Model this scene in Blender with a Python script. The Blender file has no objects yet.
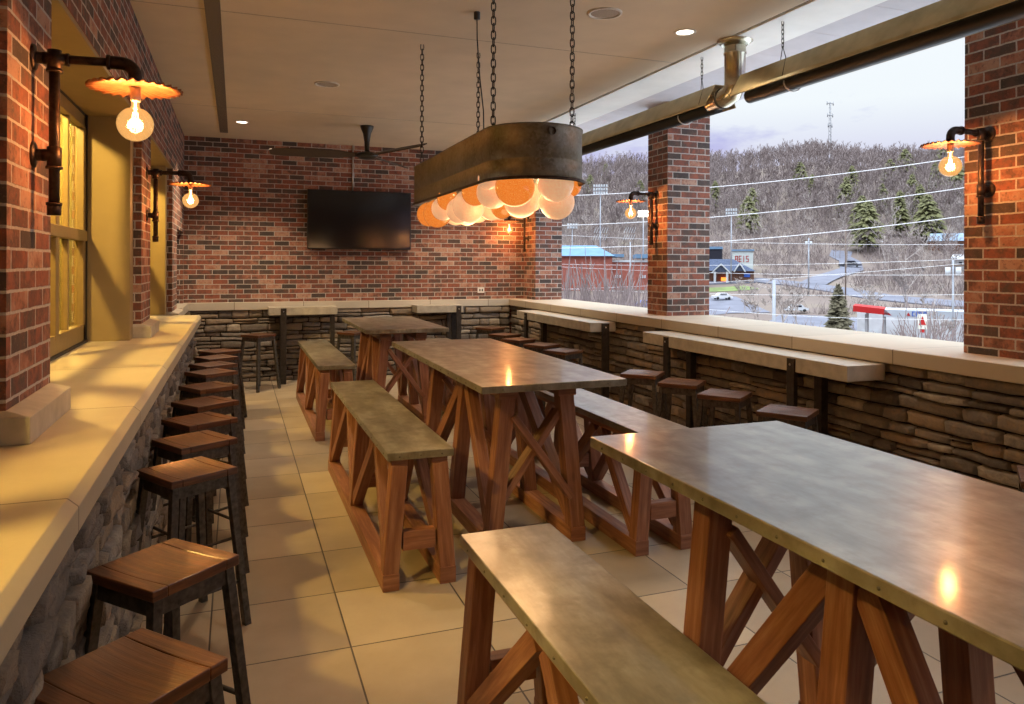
import bpy, bmesh, math, random
from mathutils import Vector, Matrix, noise
random.seed(7)
PI = math.pi
scene = bpy.context.scene
COL = scene.collection

# ------------------------------------------------------------------ camera
CAM_H = 1.65; FPX = 740.0; HY = 264.1; ROLL = .004
YAW = math.atan((512 - 236) / FPX)
cd = bpy.data.cameras.new('camera'); cam = bpy.data.objects.new('camera', cd); COL.objects.link(cam)
cam.location = (0, 0, CAM_H)
cam.rotation_euler = (Matrix.Rotation(-YAW, 4, 'Z') @ Matrix.Rotation(PI / 2, 4, 'X') @ Matrix.Rotation(ROLL, 4, 'Z')).to_euler()
cd.sensor_width = 36; cd.lens = FPX / 1024 * 36; cd.shift_y = -(352 - HY) / 1024; cd.clip_end = 3000; cd.clip_start = .02
scene.camera = cam
scene.view_settings.view_transform = 'Standard'; scene.view_settings.look = 'None'
scene.view_settings.gamma = 1; scene.view_settings.use_curve_mapping = False
scene.view_settings.exposure = 1.12

def ray(px, py):
    a = px - 512; b = py - HY
    v = b - ROLL * a; u = a + ROLL * b
    r = u / FPX; c, s = math.cos(YAW), math.sin(YAW)
    return Vector((r * c + s, -r * s + c, -v / FPX))

# ------------------------------------------------------------------ materials
def new_mat(name):
    m = bpy.data.materials.new(name); m.use_nodes = True
    nt = m.node_tree; nt.nodes.clear()
    out = nt.nodes.new('ShaderNodeOutputMaterial')
    b = nt.nodes.new('ShaderNodeBsdfPrincipled')
    nt.links.new(b.outputs[0], out.inputs[0])
    return m, nt, b, out
def N(nt, t, **kw):
    n = nt.nodes.new(t)
    for k, v in kw.items(): setattr(n, k, v)
    return n
def setin(n, **kw):
    for k, v in kw.items(): n.inputs[k.replace('_', ' ')].default_value = v
def ramp(nt, fac, stops, interp='LINEAR'):
    r = N(nt, 'ShaderNodeValToRGB'); r.color_ramp.interpolation = interp
    el = r.color_ramp.elements
    while len(el) < len(stops): el.new(.5)
    for e, (p, c) in zip(el, stops):
        e.position = p; e.color = (*c, 1)
    nt.links.new(fac, r.inputs[0]); return r.outputs[0]
def mathn(nt, op, a, b=None, c=None):
    n = N(nt, 'ShaderNodeMath', operation=op)
    for i, x in enumerate((a, b, c)):
        if x is None: continue
        if isinstance(x, (int, float)): n.inputs[i].default_value = x
        else: nt.links.new(x, n.inputs[i])
    return n.outputs[0]
def mixc(nt, fac, a, b, mode='MIX'):
    n = N(nt, 'ShaderNodeMix', data_type='RGBA', blend_type=mode)
    for s, x in ((n.inputs[0], fac), (n.inputs[6], a), (n.inputs[7], b)):
        if isinstance(x, (int, float)): s.default_value = x
        elif isinstance(x, tuple): s.default_value = (*x, 1)
        else: nt.links.new(x, s)
    return n.outputs[2]
def noise_tex(nt, vec, scale, detail=4, rough=.55):
    n = N(nt, 'ShaderNodeTexNoise'); setin(n, Scale=scale, Detail=detail, Roughness=rough)
    if vec is not None: nt.links.new(vec, n.inputs['Vector'])
    return n.outputs['Fac']
def bump(nt, b, h, strength=.3, dist=.01):
    n = N(nt, 'ShaderNodeBump'); setin(n, Strength=strength, Distance=dist)
    nt.links.new(h, n.inputs['Height']); nt.links.new(n.outputs[0], b.inputs['Normal'])
def mapping(nt, vec, scale=(1, 1, 1), loc=(0, 0, 0)):
    n = N(nt, 'ShaderNodeMapping'); n.inputs['Scale'].default_value = scale; n.inputs['Location'].default_value = loc
    nt.links.new(vec, n.inputs['Vector']); return n.outputs[0]

def ramp_f(nt, fac, a, b):
    n = N(nt, 'ShaderNodeMapRange'); n.inputs[1].default_value = a; n.inputs[2].default_value = b; nt.links.new(fac, n.inputs[0]); return n.outputs[0]
def plain(name, col, rough=.6, metal=0, nscale=30, namt=.15, bmp=0, spec=None):
    m, nt, b, o = new_mat(name)
    tc = N(nt, 'ShaderNodeTexCoord')
    f = noise_tex(nt, tc.outputs['Object'], nscale)
    d = tuple(max(0, c * (1 - namt)) for c in col); l = tuple(min(1, c * (1 + namt)) for c in col)
    nt.links.new(ramp(nt, f, [(.3, d), (.7, l)]), b.inputs['Base Color'])
    b.inputs['Roughness'].default_value = rough; b.inputs['Metallic'].default_value = metal
    if spec is not None: b.inputs['Specular IOR Level'].default_value = spec
    if bmp: bump(nt, b, f, bmp, .004)
    return m

def brick_mat(name='brick', scale=1.0):
    m, nt, b, o = new_mat(name)
    g = N(nt, 'ShaderNodeNewGeometry')
    sp = N(nt, 'ShaderNodeSeparateXYZ'); nt.links.new(g.outputs['Position'], sp.inputs[0])
    sn = N(nt, 'ShaderNodeSeparateXYZ'); nt.links.new(g.outputs['True Normal'], sn.inputs[0])
    isx = mathn(nt, 'GREATER_THAN', mathn(nt, 'ABSOLUTE', sn.outputs[0]), .5)
    u = mathn(nt, 'ADD', mathn(nt, 'MULTIPLY', isx, mathn(nt, 'SUBTRACT', sp.outputs[1], sp.outputs[0])), sp.outputs[0])
    cv = N(nt, 'ShaderNodeCombineXYZ'); nt.links.new(u, cv.inputs[0]); nt.links.new(sp.outputs[2], cv.inputs[1])
    # slight wobble so the arrises are not ruler straight
    nz = N(nt, 'ShaderNodeTexNoise'); setin(nz, Scale=25.0, Detail=2.0); nt.links.new(g.outputs['Position'], nz.inputs['Vector'])
    vs = N(nt, 'ShaderNodeVectorMath', operation='SUBTRACT'); nt.links.new(nz.outputs['Color'], vs.inputs[0]); vs.inputs[1].default_value = (.5, .5, .5)
    vm = N(nt, 'ShaderNodeVectorMath', operation='SCALE'); nt.links.new(vs.outputs[0], vm.inputs[0]); vm.inputs['Scale'].default_value = .007
    va = N(nt, 'ShaderNodeVectorMath', operation='ADD'); nt.links.new(cv.outputs[0], va.inputs[0]); nt.links.new(vm.outputs[0], va.inputs[1])
    bt = N(nt, 'ShaderNodeTexBrick'); nt.links.new(va.outputs[0], bt.inputs['Vector'])
    bt.offset = .5; bt.squash = 1
    setin(bt, Scale=1.0, Mortar_Size=.0058, Mortar_Smooth=.25, Bias=0.0, Brick_Width=.203 * scale, Row_Height=.0677 * scale)
    bt.inputs['Color1'].default_value = (0, 0, 0, 1); bt.inputs['Color2'].default_value = (1, 1, 1, 1)
    bw = N(nt, 'ShaderNodeRGBToBW'); nt.links.new(bt.outputs['Color'], bw.inputs[0])
    f1 = noise_tex(nt, g.outputs['Position'], 11, 5, .6)
    f2 = noise_tex(nt, g.outputs['Position'], 70, 4, .7)
    fac = mathn(nt, 'ADD', bw.outputs[0], mathn(nt, 'MULTIPLY', mathn(nt, 'SUBTRACT', f1, .5), .9))
    c = ramp(nt, fac, [(.0, (.055, .042, .038)), (.22, (.095, .06, .048)), (.36, (.17, .062, .042)), (.52, (.28, .088, .05)), (.68, (.13, .062, .046)), (.82, (.33, .135, .085)), (1, (.42, .25, .18))])
    f3 = noise_tex(nt, g.outputs['Position'], 34, 5, .7); c = mixc(nt, ramp_f(nt, f3, .52, .75), c, (.055, .038, .034), 'MIX'); c = mixc(nt, ramp_f(nt, f2, .6, .9), c, (.45, .33, .26))
    mort = ramp(nt, f2, [(.3, (.34, .31, .28)), (.7, (.52, .48, .44))])
    c = mixc(nt, bt.outputs['Fac'], c, mort)
    nt.links.new(c, b.inputs['Base Color']); b.inputs['Roughness'].default_value = .85
    h = mathn(nt, 'ADD', mathn(nt, 'SUBTRACT', 1, bt.outputs['Fac']), mathn(nt, 'MULTIPLY', f2, .35))
    bump(nt, b, h, .7, .006)
    return m

def stone_mat():
    m, nt, b, o = new_mat('ledgestone')
    at = N(nt, 'ShaderNodeAttribute', attribute_name='stone')
    g = N(nt, 'ShaderNodeNewGeometry')
    f = noise_tex(nt, g.outputs['Position'], 14, 6, .65); f2 = noise_tex(nt, g.outputs['Position'], 60, 5, .7)
    s = N(nt, 'ShaderNodeSeparateColor'); nt.links.new(at.outputs['Color'], s.inputs[0])
    fac = mathn(nt, 'ADD', s.outputs[0], mathn(nt, 'MULTIPLY', mathn(nt, 'SUBTRACT', f, .5), .5))
    c = ramp(nt, fac, [(.0, (.10, .08, .065)), (.2, (.19, .165, .14)), (.4, (.34, .265, .18)), (.55, (.23, .20, .17)), (.7, (.41, .29, .17)), (.85, (.25, .235, .22)), (1, (.50, .44, .35))])
    c = mixc(nt, mathn(nt, 'MULTIPLY', f2, .6), c, (.10, .09, .08))
    c = mixc(nt, s.outputs[1], c, (.02, .018, .016))
    nt.links.new(c, b.inputs['Base Color']); b.inputs['Roughness'].default_value = .8
    bump(nt, b, mathn(nt, 'ADD', f, mathn(nt, 'MULTIPLY', f2, .5)), .9, .02)
    return m

def wood_mat(name, dark, mid, light, rough=.5, gscale=1.0, coat=0):
    m, nt, b, o = new_mat(name)
    tc = N(nt, 'ShaderNodeTexCoord')
    oi = N(nt, 'ShaderNodeObjectInfo')
    cx = N(nt, 'ShaderNodeCombineXYZ')
    nt.links.new(mathn(nt, 'MULTIPLY', oi.outputs['Random'], 37.0), cx.inputs[0]); nt.links.new(mathn(nt, 'MULTIPLY', oi.outputs['Random'], 91.0), cx.inputs[1])
    va = N(nt, 'ShaderNodeVectorMath', operation='ADD'); nt.links.new(tc.outputs['UV'], va.inputs[0]); nt.links.new(cx.outputs[0], va.inputs[1])
    v = mapping(nt, va.outputs[0], (2.2 * gscale, 26 * gscale, 1))
    f = noise_tex(nt, v, 1.6, 6, .6)
    v2 = mapping(nt, va.outputs[0], (5 * gscale, 150 * gscale, 1))
    f2 = noise_tex(nt, v2, 1.0, 3, .6)
    # soft knots
    vo = N(nt, 'ShaderNodeTexVoronoi'); setin(vo, Scale=1.0); nt.links.new(mapping(nt, va.outputs[0], (2.5, 9, 1)), vo.inputs['Vector'])
    kn = ramp(nt, vo.outputs['Distance'], [(.05, (1, 1, 1)), (.12, (0, 0, 0))])
    c = ramp(nt, f, [(.28, dark), (.5, mid), (.72, light)])
    c = mixc(nt, mathn(nt, 'MULTIPLY', f2, .45), c, dark)
    c = mixc(nt, mathn(nt, 'MULTIPLY', oi.outputs['Random'], .45), c, tuple(x * .55 for x in mid))
    kb = N(nt, 'ShaderNodeRGBToBW'); nt.links.new(kn, kb.inputs[0])
    c = mixc(nt, mathn(nt, 'MULTIPLY', kb.outputs[0], .5), c, tuple(x * .35 for x in dark))
    nt.links.new(c, b.inputs['Base Color'])
    b.inputs['Roughness'].default_value = rough
    b.inputs['Coat Weight'].default_value = coat; b.inputs['Coat Roughness'].default_value = .25
    bump(nt, b, f2, .25, .003)
    return m

def zinc_mat():
    m, nt, b, o = new_mat('zinc_sheet')
    tc = N(nt, 'ShaderNodeTexCoord')
    f = noise_tex(nt, mapping(nt, tc.outputs['Object'], (8, 2.2, 3)), 1.3, 5, .6)
    f2 = noise_tex(nt, tc.outputs['Object'], 9, 6, .6)
    c = ramp(nt, f, [(.3, (.15, .128, .083)), (.52, (.27, .248, .185)), (.75, (.41, .39, .32))])
    c = mixc(nt, ramp_f(nt, f2, .45, .8), c, (.12, .10, .06))
    nt.links.new(c, b.inputs['Base Color'])
    b.inputs['Metallic'].default_value = .4; b.inputs['Coat Weight'].default_value = .4; b.inputs['Coat Roughness'].default_value = .1
    nt.links.new(ramp(nt, f2, [(.2, (.30,) * 3), (.9, (.36,) * 3)]), b.inputs['Roughness'])
    return m

def galv_mat():
    m, nt, b, o = new_mat('galvanized_steel')
    tc = N(nt, 'ShaderNodeTexCoord')
    vo = N(nt, 'ShaderNodeTexVoronoi'); setin(vo, Scale=70.0); nt.links.new(tc.outputs['Object'], vo.inputs['Vector'])
    f = noise_tex(nt, tc.outputs['Object'], 5, 5, .65)
    c = ramp(nt, f, [(.3, (.09, .08, .055)), (.5, (.15, .135, .10)), (.72, (.22, .215, .175))])
    bw = N(nt, 'ShaderNodeRGBToBW'); nt.links.new(vo.outputs['Color'], bw.inputs[0])
    c = mixc(nt, mathn(nt, 'MULTIPLY', bw.outputs[0], .45), c, (.30, .30, .27))
    nt.links.new(c, b.inputs['Base Color']); b.inputs['Metallic'].default_value = .85
    b.inputs['Roughness'].default_value = .48
    bump(nt, b, f, .12, .01)
    return m

def tile_mat():
    m, nt, b, o = new_mat('floor_pavers')
    g = N(nt, 'ShaderNodeNewGeometry')
    sp = N(nt, 'ShaderNodeSeparateXYZ'); nt.links.new(g.outputs['Position'], sp.inputs[0])
    gx = mathn(nt, 'DIVIDE', mathn(nt, 'SUBTRACT', sp.outputs[0], .470), .5715)
    gy = mathn(nt, 'DIVIDE', mathn(nt, 'SUBTRACT', sp.outputs[1], 3.222), .5610)
    def edge(v):
        fr = mathn(nt, 'FRACT', v)
        return mathn(nt, 'MINIMUM', fr, mathn(nt, 'SUBTRACT', 1, fr))
    e = mathn(nt, 'MINIMUM', edge(gx), edge(gy))
    joint = mathn(nt, 'LESS_THAN', e, .0065)
    jl = mathn(nt, 'SUBTRACT', 1, mathn(nt, 'MULTIPLY', mathn(nt, 'MINIMUM', e, .02), 50))
    cv = N(nt, 'ShaderNodeCombineXYZ'); nt.links.new(mathn(nt, 'FLOOR', gx), cv.inputs[0]); nt.links.new(mathn(nt, 'FLOOR', gy), cv.inputs[1])
    wn = N(nt, 'ShaderNodeTexWhiteNoise', noise_dimensions='2D'); nt.links.new(cv.outputs[0], wn.inputs['Vector'])
    f = noise_tex(nt, g.outputs['Position'], 3.5, 6, .6); f2 = noise_tex(nt, g.outputs['Position'], 60, 4, .6)
    c = ramp(nt, mathn(nt, 'ADD', mathn(nt, 'MULTIPLY', wn.outputs['Value'], .45), mathn(nt, 'MULTIPLY', f, .55)),
             [(.2, (.25, .20, .14)), (.5, (.34, .275, .195)), (.8, (.43, .355, .26))])
    c = mixc(nt, mathn(nt, 'MULTIPLY', f2, .25), c, (.28, .24, .19))
    c = mixc(nt, joint, c, (.05, .04, .032))
    nt.links.new(c, b.inputs['Base Color']); b.inputs['Roughness'].default_value = .55
    bump(nt, b, mathn(nt, 'SUBTRACT', mathn(nt, 'MULTIPLY', f2, .15), jl), .25, .006)
    return m

def limestone_mat(name, axis, x0, step, base=(.52, .46, .35)):
    m, nt, b, o = new_mat(name)
    g = N(nt, 'ShaderNodeNewGeometry')
    sp = N(nt, 'ShaderNodeSeparateXYZ'); nt.links.new(g.outputs['Position'], sp.inputs[0])
    v = mathn(nt, 'DIVIDE', mathn(nt, 'SUBTRACT', sp.outputs[axis], x0), step)
    fr = mathn(nt, 'FRACT', v); e = mathn(nt, 'MINIMUM', fr, mathn(nt, 'SUBTRACT', 1, fr))
    j = mathn(nt, 'LESS_THAN', e, .004 / step)
    wn = N(nt, 'ShaderNodeTexWhiteNoise', noise_dimensions='1D'); nt.links.new(mathn(nt, 'FLOOR', v), wn.inputs['W'])
    f = noise_tex(nt, g.outputs['Position'], 5, 6, .6); f2 = noise_tex(nt, g.outputs['Position'], 90, 3, .6)
    c = ramp(nt, mathn(nt, 'ADD', mathn(nt, 'MULTIPLY', wn.outputs['Value'], .4), mathn(nt, 'MULTIPLY', f, .6)),
             [(.2, tuple(x * .86 for x in base)), (.8, tuple(x * 1.1 for x in base))])
    c = mixc(nt, mathn(nt, 'MULTIPLY', f2, .15), c, (.3, .26, .2))
    c = mixc(nt, j, c, (.16, .13, .09))
    nt.links.new(c, b.inputs['Base Color']); b.inputs['Roughness'].default_value = .6
    bump(nt, b, f2, .15, .003)
    return m

def glow_mat(name, col, strength, trans=.0, rough=.3):
    m, nt, b, o = new_mat(name)
    tc = N(nt, 'ShaderNodeTexCoord')
    f = noise_tex(nt, tc.outputs['Object'], 9, 3)
    c = ramp(nt, f, [(.3, tuple(x * .85 for x in col)), (.7, col)])
    nt.links.new(c, b.inputs['Base Color']); nt.links.new(c, b.inputs['Emission Color'])
    b.inputs['Emission Strength'].default_value = strength; b.inputs['Roughness'].default_value = rough
    return m
def schlick(nt, f0=.04, k=.6):
    lw = N(nt, 'ShaderNodeLayerWeight'); lw.inputs[0].default_value = .5
    return mathn(nt, 'ADD', mathn(nt, 'MULTIPLY', mathn(nt, 'POWER', lw.outputs['Facing'], 4), k), f0)
def globe_glass(name, tint, emit, em_str, clear=.6, crackle=False):
    m, nt, b, out = new_mat(name)
    nt.nodes.remove(b)
    t = N(nt, 'ShaderNodeBsdfTransparent'); t.inputs[0].default_value = (*tint, 1)
    e = N(nt, 'ShaderNodeEmission'); e.inputs['Strength'].default_value = em_str
    gl = N(nt, 'ShaderNodeBsdfGlossy'); gl.inputs['Roughness'].default_value = .05
    tc = N(nt, 'ShaderNodeTexCoord')
    if crackle:
        vo = N(nt, 'ShaderNodeTexVoronoi', feature='DISTANCE_TO_EDGE'); setin(vo, Scale=24.0); nt.links.new(tc.outputs['Object'], vo.inputs['Vector'])
        c = ramp(nt, vo.outputs['Distance'], [(.0, tuple(min(1, x * 1.8 + .1) for x in emit)), (.12, emit), (.5, tuple(x * .6 for x in emit))])
    else:
        c = ramp(nt, noise_tex(nt, tc.outputs['Object'], 6), [(.3, tuple(x * .9 for x in emit)), (.7, emit)])
    nt.links.new(c, e.inputs[0])
    mx = N(nt, 'ShaderNodeMixShader'); mx.inputs[0].default_value = 1 - clear
    nt.links.new(t.outputs[0], mx.inputs[1]); nt.links.new(e.outputs[0], mx.inputs[2])
    mx2 = N(nt, 'ShaderNodeMixShader'); nt.links.new(schlick(nt), mx2.inputs[0])
    nt.links.new(mx.outputs[0], mx2.inputs[1]); nt.links.new(gl.outputs[0], mx2.inputs[2])
    nt.links.new(mx2.outputs[0], out.inputs[0])
    return m

M = {}
M['brick'] = brick_mat()
M['stone'] = stone_mat()
M['tile'] = tile_mat()
M['zinc'] = zinc_mat()
M['galv'] = galv_mat()
M['cedar'] = wood_mat('cedar_timber', (.13, .045, .024), (.30, .125, .068), (.48, .26, .16), .5)
M['seatwood'] = wood_mat('stained_oak', (.018, .008, .005), (.12, .044, .016), (.30, .125, .042), .3, 1.3, .3)
M['ledge'] = limestone_mat('ledge_limestone', 1, 3.25, 1.22, (.46, .39, .26))
M['sillR'] = limestone_mat('sill_limestone', 1, .85, .93, (.44, .38, .29))
M['sillB'] = limestone_mat('back_sill_limestone', 0, -.02, .92, (.52, .48, .40))
M['conc'] = plain('cast_concrete', (.40, .37, .30), .45, 0, 12, .18, .1)
M['plaster'] = plain('ceiling_plaster', (.62, .52, .38), .9, 0, 3, .05)
M['white'] = plain('white_painted_board', (.86, .88, .87), .5, 0, 4, .05)
M['soffit'] = plain('soffit_panel', (.58, .57, .62), .7, 0, 5, .06)
M['tan'] = plain('tan_painted_casing', (.27, .20, .095), .6, 0, 6, .06)
M['frame'] = plain('window_frame_paint', (.24, .165, .06), .45, 0, 20, .08)
M['gasket'] = plain('black_gasket', (.01, .01, .01), .6)
M['steel'] = plain('dark_steel', (.045, .038, .032), .5, .5, 25, .35, .1)
M['stoolsteel'] = plain('stool_gunmetal', (.075, .066, .055), .48, .55, 45, .5, .12)
M['pipe'] = plain('rusted_iron_pipe', (.05, .032, .024), .45, .7, 40, .5, .2)
M['copper'] = plain('copper_shade', (.36, .15, .065), .5, .45, 30, .3, .15)
M['black'] = plain('black_plastic', (.012, .011, .010), .35)
M['screen'] = plain('tv_screen', (.006, .006, .007), .12, 0, 2, .05)
M['fanblade'] = plain('dark_bronze_blade', (.055, .035, .022), .6)
M['brass'] = plain('stainless_reflector', (.50, .42, .25), .3, 1, 6, .2)
M['tubeblack'] = plain('heater_tube', (.016, .015, .015), .45, .3)
M['vent'] = plain('vent_pipe_metal', (.55, .52, .42), .24, 1, 8, .25)
M['slot'] = None
M['ceramic'] = plain('grey_lamp_socket', (.35, .33, .30), .4, .3)
M['filament'] = glow_mat('filament', (1, .62, .25), 16)
M['bulb'] = globe_glass('clear_bulb_glass', (1, .93, .8), (1, .50, .15), .58, .45)
M['opal'] = glow_mat('peach_opal_glass', (1, .60, .34), .22, rough=.25)
M['amber'] = globe_glass('amber_crackle_glass', (1, .45, .08), (1, .19, .006), .42, .06, True)
M['lamp'] = glow_mat('downlight_lens', (1, .92, .78), 5)
M['trimwhite'] = plain('white_trim_ring', (.6, .56, .5), .5)
M['chrome'] = plain('conduit', (.6, .6, .58), .3, .8)
M['outlet'] = plain('white_outlet_plate', (.7, .68, .63), .4)

# slot diffuser with fine cross slats
def slot_mat():
    m, nt, b, o = new_mat('slot_diffuser_mesh')
    g = N(nt, 'ShaderNodeNewGeometry'); w = N(nt, 'ShaderNodeTexWave', wave_type='BANDS', bands_direction='Y'); setin(w, Scale=28.0, Distortion=0.0)
    nt.links.new(g.outputs['Position'], w.inputs['Vector'])
    nt.links.new(ramp(nt, w.outputs['Fac'], [(.3, (.05, .04, .03)), (.7, (.2, .165, .12))]), b.inputs['Base Color'])
    b.inputs['Roughness'].default_value = .6
    return m
M['slot'] = slot_mat()

# ------------------------------------------------------------------ mesh builder
class MB:
    def __init__(s): s.v = []; s.f = []; s.uv = []; s.smooth = []
    def quadbox(s, c, axes, hs, smooth=False):
        # c centre, axes 3 unit vectors, hs half sizes; u along axes[0]
        c = Vector(c); a, b_, d = [Vector(x) for x in axes]; hx, hy, hz = hs
        base = len(s.v)
        for i in (-1, 1):
            for j in (-1, 1):
                for k in (-1, 1): s.v.append(c + a * hx * i + b_ * hy * j + d * hz * k)
        L = {(-1, -1, -1): 0, (-1, -1, 1): 1, (-1, 1, -1): 2, (-1, 1, 1): 3, (1, -1, -1): 4, (1, -1, 1): 5, (1, 1, -1): 6, (1, 1, 1): 7}
        quads = [(0, 1, 3, 2), (4, 6, 7, 5), (0, 4, 5, 1), (2, 3, 7, 6), (0, 2, 6, 4), (1, 5, 7, 3)]
        loc = [(-hx if i < 4 else hx, (-hy if (i // 2) % 2 == 0 else hy), (-hz if i % 2 == 0 else hz)) for i in range(8)]
        ru = random.random() * 5; rv = random.random() * 5
        if a.cross(b_).dot(d) < 0: quads = [tuple(reversed(q)) for q in quads]
        for n, q in enumerate(quads):
            s.f.append(tuple(base + i for i in q)); s.smooth.append(smooth)
            uvs = []
            for i in q:
                x, y, z = loc[i]
                if n < 2: uvs.append((ru + y, rv + z))
                elif n < 4: uvs.append((ru + x, rv + z))
                else: uvs.append((ru + x, rv + .3 + y))
            s.uv.append(uvs)
    def box(s, x0, x1, y0, y1, z0, z1):
        d = [abs(x1 - x0), abs(y1 - y0), abs(z1 - z0)]
        ax = [Vector((1, 0, 0)), Vector((0, 1, 0)), Vector((0, 0, 1))]
        order = sorted(range(3), key=lambda i: -d[i])
        s.quadbox(((x0 + x1) / 2, (y0 + y1) / 2, (z0 + z1) / 2), [ax[i] for i in order], [d[i] / 2 for i in order])
    def beam(s, p0, p1, w, h, up=(0, 0, 1)):
        p0 = Vector(p0); p1 = Vector(p1); a = (p1 - p0); L = a.length; a.normalize()
        side = a.cross(Vector(up)).normalized(); u = side.cross(a).normalized()
        s.quadbox((p0 + p1) / 2, [a, side, u], [L / 2, w / 2, h / 2])
    def prism(s, pts_bottom, pts_top):
        n = len(pts_bottom); base = len(s.v)
        s.v += [Vector(p) for p in pts_bottom] + [Vector(p) for p in pts_top]
        s.f.append(tuple(base + i for i in reversed(range(n)))); s.uv.append([(p[0], p[1]) for p in reversed(pts_bottom)]); s.smooth.append(False)
        s.f.append(tuple(base + n + i for i in range(n))); s.uv.append([(p[0], p[1]) for p in pts_top]); s.smooth.append(False)
        for i in range(n):
            j = (i + 1) % n
            s.f.append((base + i, base + j, base + n + j, base + n + i)); s.smooth.append(False)
            L = (Vector(pts_bottom[j]) - Vector(pts_bottom[i])).length
            h = (Vector(pts_top[i]) - Vector(pts_bottom[i])).length
            s.uv.append([(i, 0), (i + L, 0), (i + L, h), (i, h)])
    def tube(s, pts, r, seg=12, cap=True, closed=False):
        pts = [Vector(p) for p in pts]; n = len(pts); rs = r if isinstance(r, (list, tuple)) else [r] * n
        base = len(s.v); prev = None
        for i, p in enumerate(pts):
            if closed: t = (pts[(i + 1) % n] - pts[i - 1]).normalized()
            else: t = (pts[min(i + 1, n - 1)] - pts[max(i - 1, 0)]).normalized()
            if prev is None:
                ref = Vector((0, 0, 1)) if abs(t.z) < .9 else Vector((1, 0, 0))
                a = t.cross(ref).normalized()
            else:
                a = (prev - t * prev.dot(t)).normalized()
            prev = a; b_ = t.cross(a)
            for k in range(seg):
                th = 2 * PI * k / seg
                s.v.append(p + (a * math.cos(th) + b_ * math.sin(th)) * rs[i])
        for i in range(n if closed else n - 1):
            for k in range(seg):
                i2 = (i + 1) % n; k2 = (k + 1) % seg
                s.f.append((base + i * seg + k, base + i * seg + k2, base + i2 * seg + k2, base + i2 * seg + k)); s.smooth.append(True)
                s.uv.append([(i, k), (i, k + 1), (i + 1, k + 1), (i + 1, k)])
        if cap and not closed:
            s.f.append(tuple(base + k for k in reversed(range(seg)))); s.uv.append([(0, 0)] * seg); s.smooth.append(False)
            s.f.append(tuple(base + (n - 1) * seg + k for k in range(seg))); s.uv.append([(0, 0)] * seg); s.smooth.append(False)
    def lathe(s, prof, c=(0, 0, 0), seg=24, axis='Z', wob=None):
        c = Vector(c); base = len(s.v); n = len(prof)
        for i, (r, z) in enumerate(prof):
            for k in range(seg):
                th = 2 * PI * k / seg
                rr, zz = (r, z) if wob is None else wob(r, z, th)
                p = Vector((rr * math.cos(th), rr * math.sin(th), zz))
                if axis == 'X': p = Vector((p.z, p.x, p.y))
                if axis == 'Y': p = Vector((p.y, p.z, p.x))
                s.v.append(c + p)
        for i in range(n - 1):
            for k in range(seg):
                k2 = (k + 1) % seg
                s.f.append((base + i * seg + k, base + i * seg + k2, base + (i + 1) * seg + k2, base + (i + 1) * seg + k)); s.smooth.append(True)
                s.uv.append([(0, 0)] * 4)
    def sphere(s, c, r, seg=20, rings=12):
        s.lathe([(max(1e-4, r * math.sin(PI * i / rings)), -r * math.cos(PI * i / rings)) for i in range(rings + 1)], c, seg)
    def build(s, name, mat, parent=None, bevel=0, loc=None, segs=2):
        me = bpy.data.meshes.new(name)
        o = Vector(loc) if loc is not None else Vector((0, 0, 0))
        me.from_pydata([tuple(v - o) for v in s.v], [], s.f); me.update()
        uvl = me.uv_layers.new(name='UVMap')
        flat = []
        for u in s.uv:
            for a in u: flat += [a[0], a[1]]
        uvl.data.foreach_set('uv', flat)
        me.polygons.foreach_set('use_smooth', s.smooth)
        me.materials.append(mat)
        ob = bpy.data.objects.new(name, me); COL.objects.link(ob); ob.location = o
        if parent: ob.parent = parent
        if bevel:
            b = ob.modifiers.new('bevel', 'BEVEL'); b.width = bevel; b.segments = segs; b.limit_method = 'ANGLE'; b.angle_limit = math.radians(40)
        return ob

def tag(o, label=None, cat=None, group=None, kind=None):
    if label: o['label'] = label
    if cat: o['category'] = cat
    if group: o['group'] = group
    if kind: o['kind'] = kind
    return o
def empty(name, loc=(0, 0, 0), rz=0):
    e = bpy.data.objects.new(name, None); COL.objects.link(e); e.location = loc; e.rotation_euler = (0, 0, rz); e.empty_display_size = .1
    return e
CH = {}
def copy_tree(o, parent=None):
    c = o.copy(); COL.objects.link(c); c.parent = parent
    for ch in list(o.children): copy_tree(ch, c)
    return c
def struct(o, label=None):
    o['kind'] = 'structure'
    if label: o['label'] = label
    return o

# ------------------------------------------------------------------ dimensions
XL = -.665; XR = 4.30; YB = 11.0; CZ = 3.38; YN = -2.6
LEDGE_Z = 1.085; SILL_Z = 1.105

# ------------------------------------------------------------------ shell
m = MB(); m.box(-1.35, 4.9, YN - .2, 11.3, -.12, 0); struct(m.build('floor', M['tile']))
m = MB(); m.box(-1.35, 3.50, YN - .2, 11.3, CZ, CZ + .2); struct(m.build('ceiling', M['plaster']))
# thin plaster joint lines run across the ceiling
m = MB()
for y in (2.1, 5.45, 8.8): m.box(XL, 3.5, y, y + .012, CZ - .0015, CZ + .01)
struct(m.build('trim_1', plain('ceiling_joint', (.40, .34, .26), .9)))
m = MB(); m.box(3.50, 3.53, YN - .2, 11.0, CZ + .012, CZ + .2); struct(m.build('trim_2', plain('shadow_gap', (.05, .035, .025), .8)))
m = MB(); m.box(3.53, 3.97, YN - .2, 11.0, CZ - .005, CZ + .2); struct(m.build('trim_3', M['white'], bevel=.006))
m = MB()
for i in range(0, 24): m.box(3.985, 4.98, YN - .2 + i * .6, YN - .2 + i * .6 + .596, CZ + .01, CZ + .15)
struct(m.build('trim_4', M['soffit'], bevel=.003))
m = MB(); m.box(-1.35, 3.45, YN - .25, YN, 0, CZ); m.box(3.4, 4.9, YN - .25, YN, 0, CZ + .2); struct(m.build('wall_near', M['brick']))

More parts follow.
